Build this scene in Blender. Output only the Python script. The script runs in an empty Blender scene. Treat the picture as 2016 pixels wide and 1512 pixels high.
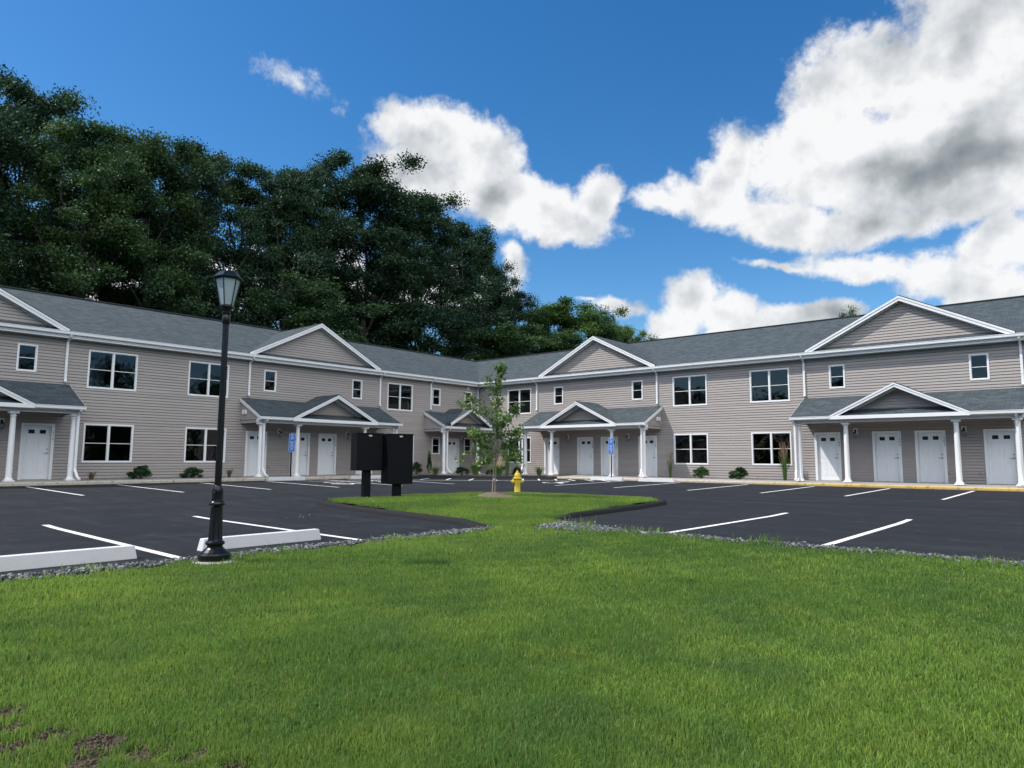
import bpy, bmesh, math, random
import numpy as np
from mathutils import Vector, Matrix

# ------------------------------------------------------------------ camera
S = bpy.context.scene
C = S.collection
CAM = np.array([30.91638, -32.66768, 0.86868])
YAW, PITCH, ROLL, FPX = 0.70997536, 0.10701968, 0.00534885, 1374.84
fw = np.array([-math.sin(YAW)*math.cos(PITCH), math.cos(YAW)*math.cos(PITCH), math.sin(PITCH)])
rt0 = np.array([math.cos(YAW), math.sin(YAW), 0.0]); up0 = np.cross(rt0, fw)
rt = math.cos(ROLL)*rt0 + math.sin(ROLL)*up0
up = math.cos(ROLL)*up0 - math.sin(ROLL)*rt0
cd = bpy.data.cameras.new('camera'); cam = bpy.data.objects.new('camera', cd); C.objects.link(cam)
M = Matrix.Identity(4)
for i in range(3):
    M[i][0], M[i][1], M[i][2], M[i][3] = rt[i], up[i], -fw[i], CAM[i]
cam.matrix_world = M
cd.sensor_width = 36.0; cd.lens = FPX*36.0/2016.0; cd.clip_end = 3000; cd.clip_start = 0.05
S.camera = cam

# ------------------------------------------------------------------ exposure
S.view_settings.view_transform = 'Standard'; S.view_settings.look = 'None'
S.view_settings.gamma = 1.0; S.view_settings.exposure = 0.95
S.cycles.max_bounces = 6; S.cycles.diffuse_bounces = 3; S.cycles.glossy_bounces = 3
S.cycles.transmission_bounces = 4; S.cycles.transparent_max_bounces = 6
S.cycles.caustics_reflective = False; S.cycles.caustics_refractive = False
S.cycles.use_denoising = True

# ------------------------------------------------------------------ sun
SUNV = Vector((-0.56, -0.58, 1.05)).normalized()
sl = bpy.data.lights.new('sun', 'SUN'); sl.energy = 2.15; sl.angle = math.radians(1.2); sl.color = (1.0, 0.94, 0.86)
so = bpy.data.objects.new('sun', sl); C.objects.link(so)
so.rotation_euler = SUNV.to_track_quat('Z', 'Y').to_euler()

# ------------------------------------------------------------------ node helpers
class NT:
    def __init__(s, nt): s.nt = nt; s.n = nt.nodes; s.l = nt.links; s.n.clear()
    def new(s, t, **kw):
        n = s.n.new(t)
        for k, v in kw.items(): setattr(n, k, v)
        return n
    def put(s, sock, v):
        if isinstance(v, bpy.types.NodeSocket): s.l.new(v, sock)
        elif v is not None: sock.default_value = v
    def math(s, op, a, b=None, c=None, clamp=False):
        n = s.new('ShaderNodeMath', operation=op, use_clamp=clamp)
        s.put(n.inputs[0], a)
        if b is not None: s.put(n.inputs[1], b)
        if c is not None: s.put(n.inputs[2], c)
        return n.outputs[0]
    def vm(s, op, a, b=None):
        n = s.new('ShaderNodeVectorMath', operation=op); s.put(n.inputs[0], a)
        if b is not None: s.put(n.inputs[1], b)
        return n.outputs[1] if op in ('LENGTH', 'DOT_PRODUCT') else n.outputs[0]
    def mix(s, f, a, b, bt='MIX'):
        n = s.new('ShaderNodeMix', data_type='RGBA', blend_type=bt)
        s.put(n.inputs[0], f)
        for k, v in ((6, a), (7, b)):
            if isinstance(v, (tuple, list)) and len(v) == 3: v = (*v, 1)
            s.put(n.inputs[k], v)
        return n.outputs[2]
    def noise(s, vec, scale, detail=4, rough=.55, dist=0.0, out=0):
        n = s.new('ShaderNodeTexNoise'); s.put(n.inputs['Vector'], vec)
        n.inputs['Scale'].default_value = scale; n.inputs['Detail'].default_value = detail
        n.inputs['Roughness'].default_value = rough; n.inputs['Distortion'].default_value = dist
        return n.outputs[out]
    def ramp(s, f, stops):
        n = s.new('ShaderNodeValToRGB'); s.put(n.inputs[0], f)
        e = n.color_ramp.elements
        while len(e) < len(stops): e.new(0.5)
        for k, (p, c) in enumerate(stops):
            e[k].position = p; e[k].color = (*c, 1) if len(c) == 3 else c
        return n.outputs[0]
    def mapr(s, v, a, b, c=0.0, d=1.0, smooth=False):
        n = s.new('ShaderNodeMapRange'); n.clamp = True
        if smooth: n.interpolation_type = 'SMOOTHSTEP'
        s.put(n.inputs[0], v)
        for k, x in zip((1, 2, 3, 4), (a, b, c, d)): s.put(n.inputs[k], x)
        return n.outputs[0]

# ------------------------------------------------------------------ sky: Nishita + clouds fixed in azimuth/elevation
CLOUDS = [(-49.8, 26.01, 2.71, 1.71, -0.247, 1), (-46.78, 25.45, 4.03, 2.5, -0.273, 1), (-43.3, 24.07, 3.95, 2.81, -0.542, 1), (-47.58, 22.4, 4.7, 2.72, -0.124, 1), (-42.84, 21.21, 4.71, 2.37, -0.234, 1), (-39.38, 20.65, 4.03, 2.0, -0.414, 1), (-34.23, 20.56, 2.12, 2.04, -0.038, 1), (-36.38, 19.05, 4.25, 1.51, -0.159, 1), (-40.74, 16.68, 1.27, 1.56, -0.496, 0.8), (-58.5, 28.3, 2.6, 0.9, -0.30, 0.16), (-56.5, 27.6, 2.2, 0.7, -0.34, 0.14), (-52.85, 26.31, 1.0, 0.7, -0.555, 0.14), (-3.46, 29.5, 6.5, 4.0, -0.322, 1.1), (-6.27, 26.79, 4.29, 3.18, -0.107, 1), (-11.76, 27.18, 5.4, 2.86, -0.392, 1), (-14.59, 26.45, 3.77, 3.46, 0.501, 1), (-18.03, 23.25, 4.1, 2.62, 0.36, 1), (-22.24, 23.45, 2.18, 2.52, -0.437, 0.85), (-13.11, 21.07, 8.21, 4.26, -0.104, 1.1), (-6.62, 21.48, 6.34, 5.02, -0.053, 1.1), (-28.78, 20.11, 2.87, 0.92, -0.152, 0.75), (-24.32, 19.77, 4.32, 1.82, -0.232, 0.95), (-18.98, 17.92, 5.45, 1.85, -0.262, 1), (-12.64, 16.75, 6.04, 1.62, -0.118, 1), (-6.86, 17.54, 5.26, 2.05, 0.077, 1), (-23.47, 21.75, 2.35, 1.86, -0.108, 0.9), (-5.29, 14.24, 2.48, 1.69, 0.246, 1), (-8.04, 12.75, 4.05, 1.68, -0.039, 0.95), (-13.45, 13.96, 5.52, 1.02, -0.218, 0.75), (-19.46, 14.95, 3.29, 0.45, -0.169, 0.5), (-4.62, 11.1, 3.74, 1.68, -0.136, 1), (-25.89, 12.68, 2.36, 2.0, -0.056, 1), (-27.33, 10.94, 2.38, 1.82, -0.043, 1), (-22.99, 11.33, 2.84, 1.9, -0.061, 1), (-19.26, 10.32, 2.88, 1.39, -0.068, 1), (-16.01, 10.67, 2.07, 1.06, -0.081, 0.9), (-23.82, 8.99, 5.61, 1.59, -0.049, 1), (-31.58, 12.5, 3.08, 0.89, -0.12, 0.7), (-34.29, 13.18, 2.09, 0.37, -0.108, 0.45), (-75.87, 11.72, 6.14, 1.7, 0.135, 1), (-66.76, 12.71, 9.56, 2.23, -0.001, 1), (-56.01, 13.68, 8.16, 2.39, -0.035, 0.9), (-46.15, 14.15, 5.09, 2.45, 0.017, 0.7),
          (16, 24, 14, 8, .1, 1), (50, 26, 24, 14, 0, 1.2), (105, 30, 34, 17, .1, 1.3), (165, 34, 30, 14, 0, 1.2), (-150, 24, 26, 9, 0, 1), (60, 56, 40, 14, 0, 1.2), (130, 60, 40, 14, 0, 1.2)]  # broad clouds out of view, added as fill light
GREYS = [(-6.72, 19.86, 5.54, 1.68, 0.008, 1), (-14.99, 18.16, 7.22, 1.82, -0.065, 0.8), (-45.41, 20.56, 4.67, 1.99, -0.303, 0.6), (-11.2, 25.11, 2.65, 0.98, -0.218, 0.3), (-7.17, 12.12, 3.44, 0.69, -0.135, 0.4), (-22.65, 9.73, 4.47, 0.99, -0.055, 0.4), (-4.13, 23.42, 1.72, 2.49, -0.264, 0.5)]
W = bpy.data.worlds.new('World'); S.world = W; W.use_nodes = True
w = NT(W.node_tree)
sky = w.new('ShaderNodeTexSky', sky_type='NISHITA', sun_disc=False)
sky.sun_elevation = math.asin(SUNV.z); sky.sun_rotation = math.atan2(SUNV.x, SUNV.y)
sky.altitude = 50; sky.air_density = 1.0; sky.dust_density = 0.35; sky.ozone_density = 3.0
hs = w.new('ShaderNodeHueSaturation'); hs.inputs['Saturation'].default_value = 1.34; hs.inputs['Value'].default_value = 1.0
w.l.new(sky.outputs[0], hs.inputs['Color'])
tc = w.new('ShaderNodeTexCoord'); D = tc.outputs['Generated']
sx = w.new('ShaderNodeSeparateXYZ'); w.l.new(D, sx.inputs[0])
az = w.math('MULTIPLY', w.math('ARCTAN2', sx.outputs[0], sx.outputs[1]), 180/math.pi)
el = w.math('MULTIPLY', w.math('ARCSINE', sx.outputs[2]), 180/math.pi)
cmb = w.new('ShaderNodeCombineXYZ'); w.l.new(az, cmb.inputs[0]); w.l.new(el, cmb.inputs[1]); AE = cmb.outputs[0]
nd = w.noise(D, 9.0, 5, .55, out=1)
AEd = w.vm('ADD', AE, w.vm('MULTIPLY', w.vm('SUBTRACT', nd, (.5, .5, .5)), (5.4, 4.0, 0)))
def blobs(vec, lst, sc_=1.2):
    acc = None
    for (a, e, r1, r2, ang, wt) in lst:
        mp = w.new('ShaderNodeMapping', vector_type='TEXTURE')
        w.l.new(vec, mp.inputs[0]); mp.inputs[1].default_value = (a, e, 0)
        mp.inputs[2].default_value = (0, 0, ang); mp.inputs[3].default_value = (r1*sc_, r2*sc_, 1)
        L = w.vm('LENGTH', mp.outputs[0])
        f = w.math('MULTIPLY_ADD', L, -wt, wt)
        acc = f if acc is None else w.math('SMOOTH_MAX', acc, f, .12)
    return acc
field = blobs(AEd, CLOUDS)
n1 = w.noise(D, 13.0, 10, .62)
n2 = w.noise(D, 48.0, 7, .66)
nn = w.math('ADD', w.math('MULTIPLY', w.math('SUBTRACT', n1, .5), 1.15), w.math('MULTIPLY', w.math('SUBTRACT', n2, .5), .55))
dens = w.math('ADD', field, nn)
alpha = w.mapr(dens, -0.02, 0.42, smooth=True)
# cloud relief: density difference towards the sun (up-left)
Dof = w.vm('NORMALIZE', w.vm('ADD', D, (-0.012, -0.01, 0.026)))
relief = w.math('SUBTRACT', w.noise(D, 8.0, 6, .5), w.noise(Dof, 8.0, 6, .5))
lowf = w.math('SUBTRACT', w.noise(D, 6.5, 4, .5), .5)
grey = w.mapr(w.math('ADD', blobs(AEd, GREYS, 1.9), w.math('MULTIPLY', lowf, 2.0)), -.45, 1.6, 0, 1, True)
core = w.mapr(dens, .35, 1.15, 0, 1, True)
lum = w.math('ADD', 1.0, w.math('MULTIPLY', relief, 2.0))
lum = w.math('SUBTRACT', lum, w.math('MULTIPLY', grey, w.math('ADD', .46, w.math('MULTIPLY', lowf, .5))))
lum = w.math('SUBTRACT', lum, w.math('MULTIPLY', core, .14))
lum = w.math('MAXIMUM', w.math('MINIMUM', lum, 1.05), .1)
ccol = w.ramp(lum, [(0.2, (.22, .255, .28)), (.5, (.42, .455, .47)), (.78, (.74, .765, .79)), (1.0, (1, 1, 1))])
# extra brightness on the unseen clouds opposite this view, added to fill the shade
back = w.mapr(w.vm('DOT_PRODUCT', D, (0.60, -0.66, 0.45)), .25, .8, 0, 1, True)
bgs = w.new('ShaderNodeBackground'); w.l.new(hs.outputs[0], bgs.inputs[0]); bgs.inputs[1].default_value = 0.079
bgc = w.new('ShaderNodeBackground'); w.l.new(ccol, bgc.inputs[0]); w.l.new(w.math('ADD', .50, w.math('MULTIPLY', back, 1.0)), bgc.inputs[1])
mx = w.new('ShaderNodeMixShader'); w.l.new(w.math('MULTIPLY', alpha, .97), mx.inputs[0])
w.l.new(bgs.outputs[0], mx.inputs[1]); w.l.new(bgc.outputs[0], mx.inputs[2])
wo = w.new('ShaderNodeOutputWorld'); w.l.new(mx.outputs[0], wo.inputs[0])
W.cycles.sampling_method = 'MANUAL'; W.cycles.sample_map_resolution = 512

# ------------------------------------------------------------------ materials
def mat(name, fn):
    m = bpy.data.materials.new(name); m.use_nodes = True
    t = NT(m.node_tree); o = t.new('ShaderNodeOutputMaterial')
    sh = fn(t); t.l.new(sh, o.inputs[0]); return m
def prin(t, col, rough=.6, spec=.5, metal=0.0, bump=None, bd=.01, bs=1.0, **kw):
    b = t.new('ShaderNodeBsdfPrincipled')
    if isinstance(col, (tuple, list)) and len(col) == 3: col = (*col, 1)
    t.put(b.inputs['Base Color'], col); t.put(b.inputs['Roughness'], rough)
    b.inputs['Specular IOR Level'].default_value = spec; b.inputs['Metallic'].default_value = metal
    for k, v in kw.items(): t.put(b.inputs[k.replace('_', ' ')], v)
    if bump is not None:
        bn = t.new('ShaderNodeBump'); t.put(bn.inputs['Height'], bump)
        bn.inputs['Distance'].default_value = bd; bn.inputs['Strength'].default_value = bs
        t.l.new(bn.outputs[0], b.inputs['Normal'])
    return b.outputs[0]
def P(t): return t.new('ShaderNodeNewGeometry').outputs['Position']
def flat(name, col, rough=.5, spec=.5, metal=0., var=.06, sc=3.0):
    def f(t):
        n = t.noise(P(t), sc, 5, .6)
        c = t.mix(n, tuple(x*(1-var*2) for x in col), tuple(min(1, x*(1+var*2)) for x in col))
        n2 = t.noise(P(t), sc*14, 3, .6)
        return prin(t, c, t.mapr(n, .3, .7, rough-.05, rough+.08), spec, metal, bump=n2, bd=.002, bs=.3)
    return mat(name, f)
def f_siding(t):
    p = P(t); sp = t.new('ShaderNodeSeparateXYZ'); t.l.new(p, sp.inputs[0])
    row = t.math('FLOOR', t.math('DIVIDE', sp.outputs[2], .12))
    al = t.math('ADD', sp.outputs[0], sp.outputs[1])
    seg = t.math('FLOOR', t.math('DIVIDE', t.math('ADD', al, t.math('MULTIPLY', row, 1.37)), 3.6))
    wn = t.new('ShaderNodeTexWhiteNoise', noise_dimensions='2D'); cb = t.new('ShaderNodeCombineXYZ')
    t.l.new(row, cb.inputs[0]); t.l.new(seg, cb.inputs[1]); t.l.new(cb.outputs[0], wn.inputs[0])
    c = t.mix(wn.outputs[0], (.336, .306, .290), (.380, .346, .328))
    n = t.noise(p, .6, 5, .6)
    c = t.mix(t.mapr(n, .35, .75, 0, .35), c, (.314, .284, .268))
    mp = t.new('ShaderNodeMapping'); t.l.new(p, mp.inputs[0]); mp.inputs[3].default_value = (2, 2, 60)
    g = t.noise(mp.outputs[0], 3, 4, .6)
    return prin(t, c, .55, .35, bump=g, bd=.0015, bs=.5)
def f_roof(t):
    uv = t.new('ShaderNodeUVMap').outputs[0]
    br = t.new('ShaderNodeTexBrick'); t.l.new(uv, br.inputs[0])
    br.offset = .37; br.squash = 1.0
    br.inputs['Color1'].default_value = (0, 0, 0, 1); br.inputs['Color2'].default_value = (1, 1, 1, 1); br.inputs['Mortar'].default_value = (0, 0, 0, 1)
    br.inputs['Scale'].default_value = 1; br.inputs['Mortar Size'].default_value = .006
    br.inputs['Brick Width'].default_value = .27; br.inputs['Row Height'].default_value = .14
    wn = br.outputs[0]
    n = t.noise(uv, 2.2, 5, .65); ng = t.noise(uv, 90, 3, .7)
    c = t.ramp(t.math('ADD', t.math('MULTIPLY', wn, .55), t.math('MULTIPLY', n, .45)), [(.1, (.028, .039, .047)), (.45, (.050, .065, .076)), (.8, (.080, .100, .112))])
    c = t.mix(t.mapr(ng, .3, .7, 0, .5), c, (.085, .105, .115))
    c = t.mix(br.outputs[1], c, (.018, .023, .027))
    return prin(t, c, .9, .25, bump=t.math('SUBTRACT', t.math('MULTIPLY', wn, .4), br.outputs[1]), bd=.006, bs=.9)
def f_asphalt(t):
    p = P(t)
    n = t.noise(p, .35, 6, .6); ng = t.noise(p, 130, 2, .8); nd_ = t.noise(p, 2.3, 7, .68)
    mp = t.new('ShaderNodeMapping'); t.l.new(p, mp.inputs[0]); mp.inputs[3].default_value = (.25, 1.6, 1)
    ns = t.noise(mp.outputs[0], .9, 5, .6)
    sp = t.new('ShaderNodeSeparateXYZ'); t.l.new(p, sp.inputs[0])
    c1 = t.new('ShaderNodeCombineXYZ'); t.put(c1.inputs[0], t.math('MINIMUM', sp.outputs[0], t.math('MULTIPLY', sp.outputs[1], -1.0)))
    lane = t.noise(c1.outputs[0], .9, 3, .7)
    c = t.mix(n, (.0085, .0110, .0145), (.019, .022, .027))
    c = t.mix(t.mapr(lane, .42, .66, 0, .45), c, (.030, .033, .039))
    sp2 = t.noise(p, .8, 3, .5); oil = t.noise(p, 1.9, 2, .4)
    c = t.mix(t.mapr(oil, .68, .74, 0, .5), c, (.006, .007, .008))
    c = t.mix(t.mapr(ng, .45, .8, 0, .6), c, (.040, .043, .050))
    c = t.mix(t.mapr(nd_, .54, .74, 0, .34), c, (.080, .080, .082))
    c = t.mix(t.mapr(ns, .54, .72, 0, .30), c, (.060, .062, .066))
    return prin(t, c, t.mapr(n, .3, .7, .72, .9), .16, bump=ng, bd=.008, bs=.8)
def f_conc(col):
    def f(t):
        p = P(t); n = t.noise(p, 1.1, 6, .65); ng = t.noise(p, 40, 4, .7)
        c = t.mix(n, tuple(x*.80 for x in col), tuple(x*1.1 for x in col))
        c = t.mix(t.mapr(t.noise(p, 6, 6, .7), .55, .75, 0, .35), c, tuple(x*.6 for x in col))
        return prin(t, c, .85, .3, bump=ng, bd=.003, bs=.5)
    return f
def f_kerb(t):
    p = P(t); n = t.noise(p, 1.6, 6, .7); n2 = t.noise(p, 9, 6, .7)
    sp = t.new('ShaderNodeSeparateXYZ'); t.l.new(p, sp.inputs[0])
    c = t.mix(t.mapr(t.math('ADD', t.math('MULTIPLY', t.math('SUBTRACT', n, .5), 6), sp.outputs[0]), 17.5, 21.5), (.50, .45, .37), (.56, .40, .12))
    c = t.mix(t.mapr(n2, .52, .68), c, (.22, .17, .12))
    c = t.mix(t.mapr(sp.outputs[2], -.17, -.13, .75, 0), c, (.14, .11, .09))
    return prin(t, c, .85, .3, bump=n2, bd=.004, bs=.5)
def f_lawn(t):
    p = P(t); n = t.noise(p, .55, 5, .6); nf = t.noise(p, 38, 5, .7)
    c = t.mix(t.mapr(n, .35, .65), (.045, .095, .020), (.080, .140, .026))
    c = t.mix(t.mapr(nf, .35, .7), c, (.022, .040, .012))
    dd = t.vm('DISTANCE', p, (0, 0, 0)) if False else None
    at = t.new('ShaderNodeAttribute', attribute_name='soil')
    s = t.mapr(t.math('ADD', at.outputs['Fac'], t.math('MULTIPLY', t.math('SUBTRACT', t.noise(p, 4, 6, .7), .5), 1.1)), .35, .6)
    ns = t.noise(p, 22, 7, .75)
    c = t.mix(s, c, t.mix(ns, (.028, .021, .016), (.135, .108, .085)))
    return prin(t, c, .95, .1, bump=t.noise(p, 30, 7, .75), bd=.03, bs=.7)
def grassmat(dark, light, yellow):
    def f(t):
        p = P(t)
        n = t.noise(p, .42, 4, .6); n2 = t.noise(p, 1.7, 5, .6)
        at = t.new('ShaderNodeAttribute', attribute_name='rnd').outputs['Fac']
        n3 = t.noise(t.vm('ADD', p, (31, 7, 0)), .8, 5, .6); n4 = t.noise(p, 7.0, 4, .6)
        c = t.mix(t.mapr(n, .34, .66, 0, 1, True), dark, light)
        c = t.mix(t.mapr(n3, .50, .68, 0, .75), c, (.090, .205, .085))
        c = t.mix(t.mapr(n2, .46, .80, 0, .6), c, yellow)
        c = t.mix(t.mapr(n4, .35, .65, .30, 0), c, tuple(x*.45 for x in dark))
        c = t.mix(t.mapr(at, .0, .9, 0, .62), c, tuple(x*.36 for x in dark))
        c = t.mix(t.mapr(at, .962, .966, 0, .8), c, (.34, .31, .16))
        d = t.new('ShaderNodeBsdfDiffuse'); t.l.new(c, d.inputs[0])
        tr = t.new('ShaderNodeBsdfTranslucent'); t.l.new(t.mix(.5, c, yellow), tr.inputs[0])
        gl = t.new('ShaderNodeBsdfGlossy'); gl.inputs[0].default_value = (.5, .6, .4, 1); gl.inputs[1].default_value = .5
        m1 = t.new('ShaderNodeMixShader'); m1.inputs[0].default_value = .42; t.l.new(d.outputs[0], m1.inputs[1]); t.l.new(tr.outputs[0], m1.inputs[2])
        m2 = t.new('ShaderNodeMixShader'); m2.inputs[0].default_value = .02; t.l.new(m1.outputs[0], m2.inputs[1]); t.l.new(gl.outputs[0], m2.inputs[2])
        return m2.outputs[0]
    return f
def leafmat(dark, light, trans=.25):
    def f(t):
        p = P(t); oi = t.new('ShaderNodeObjectInfo')
        n = t.noise(p, .35, 4, .6); n2 = t.noise(p, 2.6, 4, .6)
        c = t.mix(t.mapr(t.math('ADD', t.math('MULTIPLY', n, .6), t.math('MULTIPLY', n2, .4)), .38, .62), dark, light)
        c = t.mix(t.math('MULTIPLY', oi.outputs['Random'], .45), c, tuple(x*.62 for x in dark))
        d = t.new('ShaderNodeBsdfDiffuse'); t.l.new(c, d.inputs[0])
        tr = t.new('ShaderNodeBsdfTranslucent'); t.l.new(c, tr.inputs[0])
        gl = t.new('ShaderNodeBsdfGlossy'); gl.inputs[0].default_value = (.8, .9, 1, 1); gl.inputs[1].default_value = .5
        m1 = t.new('ShaderNodeMixShader'); m1.inputs[0].default_value = trans; t.l.new(d.outputs[0], m1.inputs[1]); t.l.new(tr.outputs[0], m1.inputs[2])
        m2 = t.new('ShaderNodeMixShader'); m2.inputs[0].default_value = .03; t.l.new(m1.outputs[0], m2.inputs[1]); t.l.new(gl.outputs[0], m2.inputs[2])
        return m2.outputs[0]
    return f
def f_glass(t):
    tr = t.new('ShaderNodeBsdfTransparent'); tr.inputs[0].default_value = (.16, .19, .22, 1)
    gl = t.new('ShaderNodeBsdfGlossy'); gl.inputs[0].default_value = (.85, .9, .95, 1); gl.inputs[1].default_value = .03
    bn = t.new('ShaderNodeBump'); bn.inputs['Strength'].default_value = .25; bn.inputs['Distance'].default_value = .02
    t.l.new(t.noise(P(t), 1.4, 2, .5), bn.inputs['Height']); t.l.new(bn.outputs[0], gl.inputs['Normal'])
    fr = t.new('ShaderNodeFresnel'); fr.inputs[0].default_value = 1.46
    m = t.new('ShaderNodeMixShader'); t.l.new(t.mapr(fr.outputs[0], 0, 1, .02, 1), m.inputs[0])
    t.l.new(tr.outputs[0], m.inputs[1]); t.l.new(gl.outputs[0], m.inputs[2]); return m.outputs[0]
def f_bark(t):
    p = P(t); mp = t.new('ShaderNodeMapping'); t.l.new(p, mp.inputs[0]); mp.inputs[3].default_value = (6, 6, 1)
    n = t.noise(mp.outputs[0], 1.6, 6, .7)
    return prin(t, t.mix(n, (.020, .018, .017), (.075, .068, .062)), .9, .2, bump=n, bd=.03)
def f_stone(t):
    p = P(t); n = t.noise(p, 16, 3, .6); n2 = t.noise(p, 160, 3, .7)
    c = t.ramp(n, [(.3, (.025, .033, .036)), (.50, (.10, .115, .115)), (.64, (.30, .31, .30))])
    return prin(t, c, .85, .3, bump=n2, bd=.003)
def f_mulch(t):
    p = P(t); n = t.noise(p, 24, 6, .75)
    return prin(t, t.mix(n, (.075, .060, .048), (.27, .215, .165)), .95, .1, bump=n, bd=.03)

MT = {
 'siding': mat('siding', f_siding), 'roof': mat('shingle', f_roof), 'asphalt': mat('asphalt', f_asphalt),
 'white': flat('white_trim', (.80, .81, .82), .45, .4, var=.03, sc=1.5), 'door': flat('door_white', (.80, .82, .84), .4, .4, var=.02),
 'paint': mat('road_paint', lambda t: prin(t, t.mix(t.mapr(t.noise(P(t), 22, 6, .75), .60, .72, 0, .7), t.mix(t.noise(P(t), 2.5, 4, .6), (.60, .60, .58), (.80, .80, .78)), (.05, .05, .055)), .8, .2)), 'stop': mat('painted_concrete', f_conc((.66, .67, .68))),
 'conc': mat('concrete', f_conc((.36, .35, .335))), 'kerb': mat('kerb_paint', f_kerb),
 'berm': flat('asphalt_berm', (.012, .012, .014), .8, .3, var=.2, sc=6), 'soffit': flat('soffit', (.50, .47, .45), .6, .3, var=.03),
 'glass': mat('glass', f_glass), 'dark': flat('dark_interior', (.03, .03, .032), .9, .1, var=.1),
 'black': flat('black_metal', (.006, .007, .010), .25, .38, var=.1), 'blackm': flat('black_powder_coat', (.0035, .0045, .007), .5, .16, var=.1),
 'chrome': flat('nickel', (.30, .29, .28), .3, .5, 1.0), 'yellow': flat('hydrant_yellow', (.64, .47, .05), .42, .5, var=.12, sc=12),
 'lampglass': flat('frosted_glass', (.30, .38, .44), .25, .6, var=.05), 'blue': flat('sign_blue', (.015, .15, .52), .4, .5, var=.03),
 'signwhite': flat('sign_white', (.80, .82, .85), .5, .4, var=.01), 'curtain': flat('curtain_cloth', (.55, .56, .55), .9, .1, var=.1, sc=2),
 'lawn': mat('lawn_ground', f_lawn), 'bark': mat('bark', f_bark), 'stone': mat('crushed_stone', f_stone), 'mulch': mat('mulch', f_mulch), 'soil': mat('soil_clod', f_mulch),
 'youngbark': flat('young_bark', (.17, .15, .13), .85, .2, var=.25, sc=20), 'label': flat('sticker', (.55, .52, .50), .5, .3),
 'tan': flat('fixture_tan', (.40, .36, .33), .5, .4), 'terrain': flat('field_soil', (.035, .05, .018), .95, .1, var=.3, sc=.1),
 'leafA': mat('leaf_dark', leafmat((.014, .042, .024), (.056, .112, .044))),
 'leafB': mat('leaf_mid', leafmat((.022, .062, .024), (.090, .160, .042), .3)),
 'leafC': mat('leaf_light', leafmat((.040, .095, .018), (.120, .215, .035), .35)),
 'leafY': mat('leaf_young', leafmat((.085, .170, .045), (.250, .370, .100), .42)),
 'leafS': mat('leaf_shrub', leafmat((.014, .042, .012), (.045, .10, .022), .2)),
 'reed': flat('reed_blade', (.09, .17, .045), .8, .2, var=.3, sc=9), 'plume': flat('reed_plume', (.30, .20, .13), .9, .1, var=.2),
 'dry': flat('dry_grass', (.17, .12, .07), .9, .1, var=.3, sc=9), 'petal': flat('petal_yellow', (.80, .62, .28), .6, .2, var=.1), 'petalw': flat('petal_peach', (.75, .50, .42), .6, .2, var=.1),
 'grass': mat('grass_blade', grassmat((.115, .255, .060), (.310, .490, .090), (.440, .540, .100))),
}

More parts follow.
